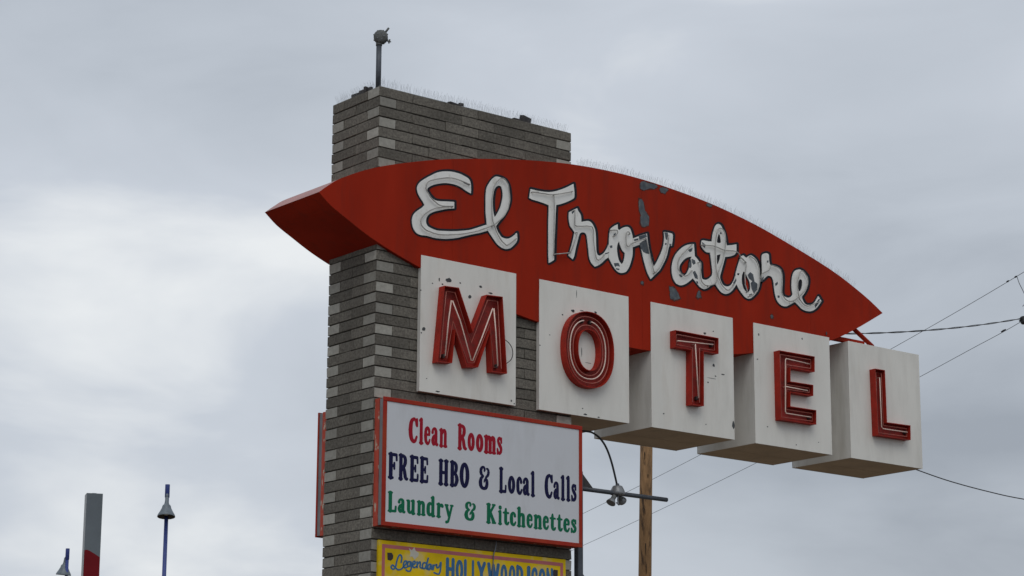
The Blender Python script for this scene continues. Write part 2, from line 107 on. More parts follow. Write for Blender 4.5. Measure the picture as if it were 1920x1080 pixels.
OUTLINES = [[[[1.5441,7.5234],[1.5763,7.5346],[1.6004,7.5479],[1.6299,7.5715],[1.6621,7.6038],[1.6767,7.6218],[1.689,7.6434],[1.6942,7.6639],[1.6949,7.6924],[1.6925,7.716],[1.6856,7.7411],[1.6775,7.7487],[1.6721,7.7504],[1.6639,7.7509],[1.6531,7.7482],[1.645,7.7435],[1.6182,7.717],[1.6047,7.7055],[1.586,7.6919],[1.5603,7.6762],[1.5485,7.6719],[1.5324,7.6691],[1.5136,7.6683],[1.4975,7.6699],[1.4894,7.6723],[1.4814,7.677],[1.4652,7.6926],[1.4409,7.7228],[1.4321,7.7369],[1.4289,7.7451],[1.4277,7.7535],[1.4328,7.7609],[1.4477,7.7809],[1.4983,7.8397],[1.5232,7.8746],[1.5481,7.9139],[1.5678,7.9501],[1.5797,7.9763],[1.5889,8.002],[1.5972,8.0364],[1.6003,8.0633],[1.5994,8.1004],[1.5907,8.1604],[1.5819,8.1939],[1.5691,8.2217],[1.5564,8.2398],[1.5367,8.2582],[1.5194,8.2682],[1.4877,8.2778],[1.4634,8.2817],[1.4338,8.2842],[1.4042,8.2826],[1.3882,8.2785],[1.3775,8.274],[1.3556,8.2596],[1.3344,8.2404],[1.3219,8.2271],[1.2925,8.1889],[1.266,8.1448],[1.2559,8.1211],[1.2493,8.0959],[1.2462,8.0714],[1.2432,8.023],[1.2434,7.9145],[1.2452,7.8455],[1.2478,7.8048],[1.2546,7.7584],[1.1203,7.6987],[1.0601,7.6754],[1.0158,7.6632],[0.904,7.6379],[0.8212,7.6234],[0.7259,7.6105],[0.6874,7.6072],[0.6566,7.6087],[0.6129,7.6169],[0.5899,7.6243],[0.5783,7.6329],[0.5724,7.6425],[0.569,7.6546],[0.569,7.6673],[0.5724,7.6828],[0.5784,7.6951],[0.5891,7.7091],[0.601,7.7202],[0.6162,7.7309],[0.6366,7.7424],[0.657,7.7517],[0.7774,7.7945],[0.8084,7.8034],[0.8886,7.8223],[0.8963,7.8265],[0.9028,7.8326],[0.9067,7.8398],[0.9077,7.8464],[0.9065,7.915],[0.9021,7.9228],[0.895,7.9271],[0.8846,7.9284],[0.8404,7.9231],[0.7886,7.9166],[0.7113,7.9046],[0.6803,7.9029],[0.6623,7.9038],[0.6494,7.907],[0.6416,7.9106],[0.6105,7.9325],[0.5973,7.945],[0.5882,7.9562],[0.5796,7.9696],[0.5788,7.9759],[0.5865,7.9849],[0.6043,7.9975],[0.6323,8.0126],[0.6622,8.0254],[0.6964,8.0371],[0.7427,8.0503],[0.7763,8.0574],[0.8048,8.0609],[0.8724,8.0629],[0.9142,8.0585],[0.9535,8.0491],[1.0141,8.0244],[1.0397,8.0166],[1.0773,8.0076],[1.0852,8.0081],[1.0931,8.0106],[1.1035,8.0182],[1.1097,8.0293],[1.1124,8.0753],[1.1113,8.1142],[1.1088,8.1333],[1.1006,8.1578],[1.0913,8.1742],[1.0775,8.1883],[1.0567,8.2],[1.0231,8.2108],[0.9764,8.2215],[0.9329,8.2271],[0.8884,8.2289],[0.8389,8.2271],[0.7921,8.221],[0.7455,8.2111],[0.7146,8.2025],[0.6862,8.1929],[0.658,8.1809],[0.6273,8.1646],[0.5485,8.1153],[0.5029,8.0844],[0.4626,8.0533],[0.4475,8.0391],[0.4375,8.0277],[0.4213,8.0025],[0.4121,7.9795],[0.4086,7.9555],[0.4115,7.9305],[0.4184,7.9105],[0.4299,7.8892],[0.4549,7.8575],[0.4847,7.8246],[0.4948,7.8094],[0.4773,7.7925],[0.4263,7.7548],[0.4022,7.7327],[0.3848,7.7138],[0.3725,7.6955],[0.3636,7.676],[0.3563,7.6494],[0.3542,7.6322],[0.3547,7.6154],[0.3587,7.5907],[0.3661,7.5646],[0.3739,7.547],[0.3848,7.5298],[0.396,7.517],[0.4091,7.5066],[0.4215,7.4996],[0.4495,7.4902],[0.475,7.4865],[0.4902,7.4862],[0.5562,7.491],[0.6457,7.4854],[0.6764,7.4863],[0.72,7.4898],[0.7971,7.5006],[0.8667,7.5161],[0.9417,7.5377],[1.0925,7.5936],[1.2027,7.6291],[1.287,7.663],[1.2896,7.6623],[1.3441,7.605],[1.382,7.5681],[1.3995,7.5542],[1.4183,7.5427],[1.4477,7.5299],[1.4852,7.5207],[1.5174,7.5193]],[[1.3946,7.8934],[1.3927,7.8931],[1.3915,7.895],[1.3887,7.9098],[1.3834,7.9633],[1.383,8.0133],[1.3872,8.0599],[1.3958,8.103],[1.4031,8.124],[1.4098,8.1339],[1.4188,8.1432],[1.4268,8.1495],[1.4348,8.1523],[1.4398,8.1504],[1.4445,8.1425],[1.4526,8.1155],[1.4563,8.0812],[1.455,8.0547],[1.4463,8.016],[1.4299,7.9606],[1.4156,7.9298]]],[[[2.0821,7.4695],[2.118,7.4895],[2.1387,7.5034],[2.1605,7.5201],[2.1649,7.5255],[2.1678,7.5323],[2.1725,7.7315],[2.179,7.8366],[2.1867,8.0154],[2.1925,8.0898],[2.1951,8.0919],[2.2258,8.1024],[2.2537,8.1138],[2.321,8.1457],[2.3885,8.1838],[2.4139,8.2016],[2.4236,8.2115],[2.4306,8.2262],[2.4341,8.2448],[2.4345,8.2808],[2.4315,8.3185],[2.4206,8.3795],[2.4136,8.3872],[2.4029,8.3903],[2.3916,8.3892],[2.3832,8.3858],[2.3099,8.3419],[2.2257,8.2987],[2.1727,8.2755],[2.1114,8.2538],[2.067,8.2433],[2.0005,8.2351],[1.9288,8.2321],[1.838,8.233],[1.8298,8.231],[1.8216,8.2266],[1.8139,8.2191],[1.8103,8.2118],[1.7929,8.1136],[1.7939,8.105],[1.8006,8.0974],[1.8249,8.0895],[1.8503,8.0842],[1.9182,8.0807],[1.9761,8.0757],[2.0147,8.0712],[2.0439,8.0656],[2.044,8.008],[2.0396,7.8944],[2.0402,7.5971],[2.0423,7.5316],[2.0463,7.4818],[2.0484,7.4756],[2.0541,7.4699],[2.0628,7.4667],[2.0711,7.4665]]],[[[3.4414,7.5165],[3.4528,7.5235],[3.5216,7.5866],[3.5636,7.6228],[3.5846,7.6444],[3.5971,7.6601],[3.6163,7.6882],[3.6425,7.7313],[3.6801,7.7992],[3.695,7.836],[3.7172,7.9131],[3.7202,7.9161],[3.7443,7.923],[3.7534,7.9294],[3.7589,7.9361],[3.7716,7.9889],[3.7796,8.0548],[3.7779,8.0706],[3.7742,8.0792],[3.7675,8.0873],[3.7559,8.0962],[3.7469,8.0987],[3.6988,8.1001],[3.6268,8.0954],[3.6118,8.0903],[3.6045,8.0849],[3.6,8.0795],[3.596,8.0673],[3.6,8.0244],[3.5996,7.9922],[3.5928,7.9474],[3.5831,7.9114],[3.5687,7.8724],[3.5538,7.8402],[3.5143,7.7698],[3.4882,7.7272],[3.4808,7.7439],[3.4438,7.8563],[3.4299,7.9225],[3.4157,8.0229],[3.4129,8.0293],[3.4089,8.0332],[3.403,8.0361],[3.3941,8.0376],[3.3793,8.0348],[3.2905,7.9995],[3.2168,7.9653],[3.1966,8.0151],[3.1869,8.034],[3.1729,8.0498],[3.1574,8.0585],[3.1446,8.0621],[3.127,8.0638],[3.1154,8.0632],[3.0949,8.059],[3.057,8.0448],[3.0394,8.0355],[3.0161,8.0207],[3.0142,8.0519],[3.0109,8.0604],[3.0048,8.0653],[2.9961,8.0679],[2.9874,8.0678],[2.9787,8.0656],[2.9381,8.0445],[2.909,8.025],[2.88,8.0017],[2.8647,7.9832],[2.8558,7.9637],[2.8485,7.9309],[2.8372,7.8232],[2.8287,7.7971],[2.8075,7.7599],[2.7837,7.7277],[2.7665,7.7116],[2.7436,7.6976],[2.7378,7.6955],[2.7346,7.6963],[2.7301,7.7045],[2.724,7.7326],[2.7192,7.8685],[2.7167,7.9017],[2.7132,7.9236],[2.7043,7.9512],[2.6942,7.972],[2.6792,7.9941],[2.6646,8.0095],[2.6508,8.0201],[2.6366,8.0275],[2.6252,8.0313],[2.6082,8.0338],[2.5911,8.0338],[2.5769,8.0321],[2.5258,8.0184],[2.5219,8.052],[2.5181,8.0648],[2.5127,8.0751],[2.5037,8.0869],[2.4804,8.1097],[2.4666,8.1364],[2.461,8.1408],[2.4535,8.1431],[2.4441,8.1431],[2.4324,8.1393],[2.3229,8.0758],[2.3145,8.069],[2.3083,8.057],[2.305,7.9985],[2.3094,7.9592],[2.3171,7.9271],[2.3226,7.9125],[2.331,7.8984],[2.342,7.8869],[2.3622,7.8703],[2.3794,7.851],[2.3665,7.7955],[2.3512,7.744],[2.3234,7.6596],[2.3017,7.6051],[2.302,7.5941],[2.3058,7.5885],[2.3114,7.5847],[2.3729,7.5558],[2.3813,7.5555],[2.3925,7.5585],[2.4009,7.5636],[2.4062,7.5691],[2.4206,7.5919],[2.4298,7.6128],[2.448,7.6891],[2.4948,7.8416],[2.501,7.8516],[2.5169,7.8588],[2.5254,7.8593],[2.5328,7.857],[2.5381,7.8512],[2.5434,7.8387],[2.5471,7.8237],[2.5568,7.7628],[2.5716,7.6472],[2.5798,7.6107],[2.5895,7.5878],[2.6029,7.5677],[2.6168,7.5544],[2.6369,7.5398],[2.6603,7.5279],[2.6745,7.5258],[2.6858,7.5286],[2.7229,7.5447],[2.7515,7.5616],[2.7801,7.5822],[2.7979,7.597],[2.829,7.6271],[2.8463,7.6407],[2.8515,7.637],[2.8756,7.6029],[2.9005,7.5733],[2.929,7.5467],[2.9519,7.5304],[2.9749,7.5198],[3.0008,7.5146],[3.0239,7.5151],[3.0557,7.5211],[3.0848,7.5311],[3.0994,7.5385],[3.111,7.5461],[3.1291,7.5627],[3.1506,7.5909],[3.1668,7.6183],[3.1771,7.6403],[3.2058,7.7195],[3.2135,7.7525],[3.2205,7.8261],[3.2714,7.8497],[3.2808,7.8225],[3.3172,7.6969],[3.3383,7.6413],[3.3633,7.5841],[3.3826,7.5532],[3.4102,7.5191],[3.4164,7.5155],[3.4236,7.5139],[3.4325,7.5141]],[[3.0377,7.6673],[3.0366,7.6659],[3.0356,7.6669],[3.0263,7.679],[3.0146,7.7108],[3.0043,7.7609],[3.0028,7.7935],[3.0185,7.7701],[3.0286,7.7582],[3.0524,7.7418],[3.0532,7.7397],[3.0488,7.7052]]],[[[4.8575,7.523],[4.8831,7.5341],[4.9024,7.5466],[4.964,7.6005],[4.9804,7.619],[4.9992,7.6457],[5.0169,7.6766],[5.0258,7.6969],[5.0351,7.7266],[5.0415,7.7583],[5.0443,7.787],[5.0446,7.8248],[5.0384,7.9019],[5.0306,7.9337],[5.0189,7.9626],[4.9962,7.9968],[4.9719,8.02],[4.9405,8.0374],[4.9059,8.0488],[4.8868,8.0507],[4.8645,8.0465],[4.8389,8.0348],[4.8131,8.0183],[4.8099,8.0179],[4.784,8.0306],[4.7724,8.0325],[4.7565,8.0293],[4.7246,8.0143],[4.7118,8.0054],[4.7024,7.996],[4.6889,7.9726],[4.6748,7.9327],[4.6411,7.8499],[4.6026,7.7315],[4.5856,7.7005],[4.5631,7.6718],[4.553,7.6631],[4.5409,7.656],[4.5252,7.6506],[4.5128,7.6491],[4.4973,7.6504],[4.4845,7.6547],[4.4701,7.6687],[4.4578,7.6894],[4.4494,7.7073],[4.4486,7.7212],[4.4535,7.7406],[4.4979,7.8596],[4.5217,7.9289],[4.5692,7.9413],[4.6197,7.9599],[4.6482,7.9744],[4.661,7.9839],[4.6707,7.9932],[4.6922,8.0202],[4.6958,8.0279],[4.6985,8.1202],[4.6959,8.1289],[4.6897,8.1346],[4.6803,8.1378],[4.6709,8.138],[4.5982,8.1172],[4.551,8.1069],[4.5338,8.1819],[4.5271,8.2019],[4.5135,8.2326],[4.4896,8.2755],[4.4781,8.2924],[4.4648,8.3049],[4.4462,8.3137],[4.4338,8.3167],[4.4152,8.3179],[4.3996,8.3157],[4.3873,8.3119],[4.3651,8.2998],[4.3504,8.2868],[4.3412,8.2758],[4.322,8.242],[4.3037,8.1967],[4.2911,8.1525],[4.2811,8.1041],[4.2559,8.1015],[4.1974,8.1008],[4.1758,8.0981],[4.1604,8.0931],[4.1449,8.0852],[4.136,8.0773],[4.1316,8.0696],[4.1258,8.0361],[4.125,8.0081],[4.1292,7.9925],[4.1389,7.9779],[4.1609,7.9577],[4.1761,7.9477],[4.1985,7.9366],[4.2187,7.9319],[4.2341,7.9313],[4.2526,7.9327],[4.2542,7.9318],[4.2609,7.8957],[4.2788,7.7685],[4.2799,7.7386],[4.2782,7.7267],[4.273,7.7165],[4.2604,7.7038],[4.2386,7.6875],[4.2262,7.68],[4.2107,7.6742],[4.1954,7.6724],[4.188,7.673],[4.1845,7.6748],[4.1779,7.72],[4.1756,7.7682],[4.1766,7.8101],[4.1739,7.8305],[4.1649,7.8439],[4.1558,7.8499],[4.1399,7.8551],[4.1151,7.8812],[4.0868,7.8997],[4.078,8.0211],[4.0734,8.0296],[4.0644,8.0347],[4.0491,8.0355],[4.0124,8.0293],[3.988,8.0234],[3.9391,8.0063],[3.9085,7.9915],[3.8718,7.9687],[3.8351,7.9401],[3.7983,7.9053],[3.7634,7.865],[3.7376,7.824],[3.7248,7.7967],[3.7149,7.7699],[3.7072,7.7412],[3.7022,7.7129],[3.7,7.6874],[3.7005,7.6623],[3.7037,7.6377],[3.711,7.6068],[3.7191,7.5853],[3.728,7.5684],[3.7413,7.55],[3.7552,7.5362],[3.7658,7.5286],[3.7866,7.5193],[3.8136,7.5137],[3.8406,7.5127],[3.8677,7.5162],[3.8919,7.5235],[3.9193,7.5353],[3.9437,7.5484],[3.9718,7.5677],[4.0203,7.6046],[4.0234,7.6049],[4.0934,7.5475],[4.1134,7.5366],[4.1468,7.5262],[4.1681,7.5236],[4.1865,7.5244],[4.2018,7.5275],[4.2239,7.5355],[4.2606,7.555],[4.2818,7.5698],[4.3136,7.5949],[4.3292,7.6036],[4.3776,7.5562],[4.405,7.537],[4.427,7.5274],[4.451,7.5206],[4.4758,7.518],[4.4913,7.5188],[4.5162,7.5236],[4.5319,7.5287],[4.5539,7.5384],[4.5759,7.5511],[4.5989,7.5677],[4.6204,7.5869],[4.6526,7.6237],[4.6811,7.5943],[4.7189,7.5604],[4.7446,7.5406],[4.7632,7.5303],[4.785,7.5219],[4.8101,7.517],[4.8321,7.5172]],[[3.9045,7.6742],[3.8973,7.6713],[3.8853,7.6718],[3.8785,7.6746],[3.8718,7.6828],[3.8662,7.6956],[3.8639,7.709],[3.8639,7.7228],[3.8671,7.7371],[3.8799,7.7599],[3.9106,7.7948],[3.9414,7.8205],[3.9666,7.8345],[3.9688,7.8342],[3.9684,7.8318],[3.9591,7.8026],[3.9519,7.76],[3.9474,7.7431],[3.934,7.7134],[3.9223,7.6931],[3.9126,7.6809]],[[4.8245,7.6375],[4.8225,7.6356],[4.8194,7.6361],[4.8043,7.6437],[4.7968,7.6496],[4.786,7.6643],[4.7764,7.6862],[4.7701,7.711],[4.7677,7.7365],[4.7701,7.772],[4.7726,7.7842],[4.7758,7.786],[4.8156,7.7322],[4.8248,7.7149],[4.8296,7.6945],[4.8309,7.6713],[4.8293,7.65]]],[[[5.7711,7.5203],[5.7977,7.5282],[5.8279,7.5418],[5.8549,7.5576],[5.8787,7.5744],[5.8992,7.5927],[5.936,7.6312],[5.9725,7.6751],[5.9773,7.6879],[5.9729,7.6992],[5.9535,7.7176],[5.9247,7.752],[5.9125,7.7574],[5.8985,7.7574],[5.885,7.7531],[5.8725,7.744],[5.8192,7.6711],[5.8022,7.6556],[5.7853,7.6445],[5.7553,7.635],[5.7288,7.6313],[5.719,7.6322],[5.7096,7.6354],[5.7004,7.6412],[5.6944,7.6474],[5.6795,7.6714],[5.6737,7.6849],[5.7066,7.721],[5.7302,7.7533],[5.745,7.7772],[5.7628,7.8159],[5.7744,7.8561],[5.7777,7.8903],[5.7731,7.9232],[5.7633,7.9433],[5.7466,7.9603],[5.7111,7.9857],[5.688,7.9986],[5.6624,8.0076],[5.6265,8.0143],[5.6166,8.0133],[5.6001,8.0092],[5.5636,7.9983],[5.5403,7.9867],[5.5203,7.9727],[5.5019,7.9545],[5.4874,7.933],[5.4732,7.8997],[5.4626,7.8599],[5.4568,7.8184],[5.4546,7.7704],[5.4576,7.7257],[5.465,7.6864],[5.461,7.681],[5.4522,7.6749],[5.4423,7.6704],[5.4292,7.6665],[5.4163,7.6667],[5.3808,7.6727],[5.3768,7.6752],[5.3742,7.6819],[5.3713,7.7076],[5.3829,7.8259],[5.3832,7.8783],[5.3799,7.9016],[5.3747,7.9199],[5.3663,7.9376],[5.3559,7.9526],[5.3474,7.9614],[5.3315,7.9726],[5.3187,7.9784],[5.2963,7.9846],[5.2544,7.9901],[5.2318,7.9898],[5.2027,7.9869],[5.193,7.9883],[5.1894,7.9948],[5.1841,8.0178],[5.1827,8.0651],[5.1798,8.0861],[5.1707,8.1012],[5.1585,8.1087],[5.1323,8.1131],[5.1162,8.1128],[5.1033,8.1108],[5.071,8.1007],[5.0515,8.0916],[5.0406,8.0845],[5.0286,8.0735],[5.0209,8.0623],[5.0147,8.0471],[5.0115,8.03],[5.01,8.0084],[5.0122,7.881],[5.006,7.8139],[4.9893,7.757],[4.9902,7.7477],[4.9949,7.7414],[5.0036,7.7369],[5.0131,7.7356],[5.0227,7.7367],[5.0324,7.7401],[5.0834,7.7765],[5.1304,7.8174],[5.1337,7.819],[5.1498,7.8199],[5.1562,7.8194],[5.1606,7.817],[5.1707,7.8044],[5.1775,7.7865],[5.1992,7.6503],[5.2082,7.6186],[5.2207,7.5898],[5.2342,7.5683],[5.2512,7.5509],[5.2823,7.5306],[5.3083,7.5207],[5.334,7.5157],[5.3598,7.5146],[5.3792,7.5161],[5.4053,7.5218],[5.4381,7.5351],[5.5241,7.5821],[5.5509,7.5686],[5.5953,7.5372],[5.6102,7.5299],[5.6346,7.5216],[5.6723,7.5146],[5.7018,7.5131],[5.7347,7.5145]]]]
TUBES = [[[1.0452,8.106],[1.0212,8.1095],[0.9871,8.1145],[0.954,8.1192],[0.926,8.1236],[0.8991,8.1278],[0.8722,8.1303],[0.8461,8.131],[0.82,8.1301],[0.791,8.1265],[0.7564,8.1192],[0.719,8.1094],[0.6836,8.0991],[0.6516,8.089],[0.6216,8.0785],[0.5947,8.0677],[0.5706,8.0574],[0.5495,8.0467],[0.5329,8.0341],[0.5215,8.0177],[0.5146,7.9993],[0.5116,7.982],[0.5125,7.9676],[0.5173,7.9544],[0.5256,7.9402],[0.5377,7.9235],[0.5533,7.9057],[0.5708,7.8892],[0.5902,7.8741],[0.6115,7.8603],[0.6338,7.8487],[0.6547,7.8388],[0.6767,7.8312],[0.7055,7.8281],[0.7505,7.8325],[0.8026,7.8415],[0.8399,7.8483]],[[0.8399,7.8438],[0.798,7.8358],[0.7394,7.8244],[0.6879,7.8124],[0.6533,7.8011],[0.6258,7.7894],[0.5993,7.776],[0.5714,7.7605],[0.5446,7.7434],[0.5203,7.7252],[0.498,7.7052],[0.4783,7.684],[0.4639,7.6638],[0.4559,7.6453],[0.4533,7.6277],[0.456,7.6111],[0.4648,7.5948],[0.4789,7.5794],[0.4965,7.5667],[0.5169,7.5575],[0.5407,7.551],[0.5675,7.5458],[0.5981,7.5411],[0.6317,7.5377],[0.6653,7.5367],[0.6962,7.5388],[0.7272,7.5434],[0.7632,7.5496],[0.8082,7.5575],[0.8583,7.5671],[0.9065,7.5777],[0.9497,7.5888],[0.991,7.6008],[1.0327,7.614],[1.0743,7.6275],[1.1162,7.6422],[1.1621,7.6604],[1.2208,7.6871],[1.2835,7.7175],[1.328,7.7392]],[[1.3378,7.7425],[1.3704,7.7689],[1.4162,7.8066],[1.4556,7.8433],[1.4808,7.8737],[1.4994,7.9029],[1.5146,7.9343],[1.5276,7.9689],[1.537,8.0057],[1.5417,8.0443],[1.5405,8.0879],[1.5344,8.1334],[1.5259,8.1712],[1.515,8.1974],[1.5017,8.2158],[1.4876,8.2292],[1.4733,8.2381],[1.4582,8.2419],[1.4427,8.2411],[1.4265,8.236],[1.4098,8.2263],[1.3932,8.2117],[1.3757,8.1908],[1.3583,8.165],[1.3443,8.138],[1.3353,8.1121],[1.3297,8.0851],[1.3252,8.0538],[1.3208,8.0157],[1.3175,7.9734],[1.3164,7.9314],[1.3179,7.8906],[1.3215,7.8502],[1.3273,7.8129],[1.3349,7.7806],[1.3446,7.7514],[1.3577,7.7219],[1.3755,7.689],[1.3966,7.6558],[1.4176,7.6279],[1.4383,7.6076],[1.4589,7.5927],[1.4773,7.5818],[1.4895,7.5726],[1.4994,7.5674],[1.517,7.5724],[1.5522,7.5962],[1.5951,7.6302],[1.626,7.655]],[[1.8346,8.1738],[1.873,8.176],[1.9276,8.1792],[1.9806,8.1829],[2.0213,8.1847],[2.0602,8.1869],[2.1114,8.1961],[2.1925,8.2196],[2.2863,8.2503],[2.3535,8.2725]],[[2.1114,8.1891],[2.1117,8.1224],[2.112,8.0263],[2.1117,7.923],[2.1096,7.8057],[2.1069,7.6813],[2.1066,7.5924],[2.1034,7.5624],[2.1026,7.5675],[2.1229,7.5795],[2.1854,7.5933],[2.2694,7.6141],[2.3306,7.6293]],[[2.3274,7.639],[2.3521,7.6946],[2.3861,7.7716],[2.4104,7.83],[2.4151,7.8508],[2.4101,7.8528],[2.4055,7.8523]],[[2.3864,8.0812],[2.384,8.043],[2.381,7.9901],[2.3813,7.9487],[2.3806,7.9288],[2.3831,7.9202],[2.4057,7.9181],[2.4678,7.9289],[2.5504,7.9463],[2.6119,7.9458],[2.6304,7.9138],[2.6274,7.864],[2.6261,7.8123],[2.6345,7.7599],[2.6445,7.7056],[2.6551,7.6622],[2.6641,7.6328],[2.6737,7.6143],[2.6894,7.6097],[2.7184,7.6274],[2.7536,7.6589],[2.7789,7.6825]],[[2.8601,7.9533],[2.8835,7.9584],[2.9158,7.9651],[2.9403,7.967],[2.9506,7.9606],[2.9532,7.9494],[2.9501,7.9373],[2.9389,7.9238],[2.9221,7.9093],[2.9097,7.8991]],[[3.3402,7.9483],[3.2859,7.9253],[3.2107,7.8931],[3.1511,7.8653],[3.1232,7.8455],[3.1105,7.83],[3.1002,7.8215],[3.0876,7.82],[3.0774,7.8254],[3.07,7.84],[3.0656,7.87],[3.0641,7.9093],[3.0658,7.9413],[3.072,7.9601],[3.0814,7.9716],[3.0914,7.9771],[3.1022,7.9743],[3.1136,7.9654],[3.1216,7.9586]],[[3.3474,7.9487],[3.3549,7.9203],[3.3662,7.878],[3.3818,7.8241],[3.4057,7.7471],[3.4338,7.6585],[3.4539,7.5953]],[[3.4663,7.6013],[3.4913,7.6298],[3.5269,7.6714],[3.5603,7.719],[3.5886,7.7728],[3.6147,7.8326],[3.635,7.8898],[3.6473,7.9461],[3.6538,7.9997],[3.6578,8.037]],[[3.9923,7.9893],[3.9535,7.9569],[3.8994,7.9115],[3.8536,7.8702],[3.8245,7.8406],[3.8035,7.815],[3.7896,7.7879],[3.7825,7.7552],[3.7824,7.721],[3.7881,7.6922],[3.8009,7.6713],[3.8196,7.6557],[3.8396,7.6448],[3.8588,7.6369],[3.8793,7.6337],[3.9023,7.6388],[3.9321,7.6589],[3.9645,7.6874],[3.9875,7.7082]],[[4.0844,7.8118],[4.0925,7.8161],[4.1035,7.82],[4.1108,7.8081],[4.1089,7.7674],[4.1031,7.7109],[4.1028,7.6626],[4.1116,7.6303],[4.1259,7.6061],[4.1438,7.589],[4.1688,7.5811],[4.1975,7.5804],[4.218,7.5806]],[[4.1262,8.0078],[4.1708,8.0145],[4.2347,8.0234],[4.2973,8.0278],[4.3513,8.0225],[4.404,8.0127],[4.4575,8.0068],[4.5164,8.0118],[4.5761,8.0207],[4.6256,8.0216],[4.6575,8.0072],[4.6789,7.9848],[4.6998,7.9642],[4.7257,7.9479],[4.7511,7.9333],[4.7688,7.9233]],[[4.2201,7.5817],[4.2546,7.5928],[4.302,7.6111],[4.3352,7.6468],[4.3399,7.7108],[4.3304,7.7922],[4.3227,7.8682],[4.322,7.9309],[4.3232,7.9883],[4.3262,8.0412],[4.331,8.0913],[4.3377,8.137],[4.3461,8.1743],[4.3563,8.2014],[4.3681,8.2201],[4.3818,8.2324],[4.3986,8.2389],[4.4171,8.2388],[4.4336,8.2326],[4.4472,8.2202],[4.4588,8.2015],[4.467,8.1775],[4.4722,8.1498],[4.474,8.1167],[4.4705,8.074],[4.4603,8.0155],[4.4447,7.9475],[4.4261,7.885],[4.4006,7.8323],[4.372,7.785],[4.3544,7.7443],[4.355,7.712],[4.3665,7.6864],[4.3813,7.6626],[4.3973,7.6382],[4.4165,7.6158],[4.4372,7.5983],[4.4585,7.5851],[4.4813,7.5768],[4.5056,7.5788],[4.5351,7.599],[4.5661,7.6295],[4.588,7.6519]],[[4.7005,7.9622],[4.7219,7.953],[4.7511,7.9387],[4.7704,7.9165],[4.7698,7.8828],[4.7592,7.8413],[4.7511,7.7993],[4.7491,7.7574],[4.7494,7.715],[4.7536,7.6777],[4.7645,7.6464],[4.7792,7.6201],[4.7899,7.6022]],[[4.8439,8.002],[4.8649,7.9945],[4.8944,7.9829],[4.92,7.9653],[4.9378,7.9399],[4.9517,7.9085],[4.9618,7.8737],[4.9685,7.8351],[4.9715,7.7931],[4.9696,7.7523],[4.9624,7.7124],[4.9503,7.6737],[4.9335,7.6406],[4.9092,7.6151],[4.8802,7.5953],[4.855,7.5797],[4.8361,7.5684],[4.8209,7.5613],[4.8106,7.5567]],[[4.9929,7.7968],[4.996,7.8079],[5.0018,7.824],[5.0162,7.8414],[5.0473,7.8598],[5.0871,7.8797],[5.1177,7.8987],[5.1279,7.9176],[5.1288,7.9357],[5.1358,7.9485],[5.1558,7.9536],[5.1818,7.9534],[5.2084,7.9503],[5.236,7.946],[5.2642,7.9389],[5.2861,7.9256],[5.2982,7.9065],[5.3039,7.8812],[5.3061,7.8463],[5.3027,7.7936],[5.2958,7.7312],[5.2955,7.68],[5.3066,7.6487],[5.3243,7.6284],[5.344,7.6135],[5.3646,7.6023],[5.3873,7.5965],[5.4108,7.5949],[5.4376,7.5992],[5.4653,7.6078],[5.4847,7.6143]],[[5.4905,7.6176],[5.508,7.6309],[5.5334,7.6501],[5.5601,7.6711],[5.5873,7.6926],[5.6158,7.7159],[5.642,7.7417],[5.6666,7.771],[5.6888,7.8027],[5.7021,7.834],[5.7036,7.8654],[5.6962,7.8964],[5.6823,7.9224],[5.6598,7.9469],[5.6309,7.9666],[5.6039,7.9665],[5.5797,7.9356],[5.5574,7.8852],[5.5427,7.834],[5.5386,7.7856],[5.5421,7.7364],[5.5495,7.6943],[5.5594,7.6628],[5.5733,7.6383],[5.5924,7.6182],[5.6183,7.6004],[5.6494,7.587],[5.6822,7.5821],[5.7154,7.5897],[5.7502,7.6059],[5.7864,7.6227],[5.8286,7.6395],[5.8722,7.657],[5.9029,7.6694]]]
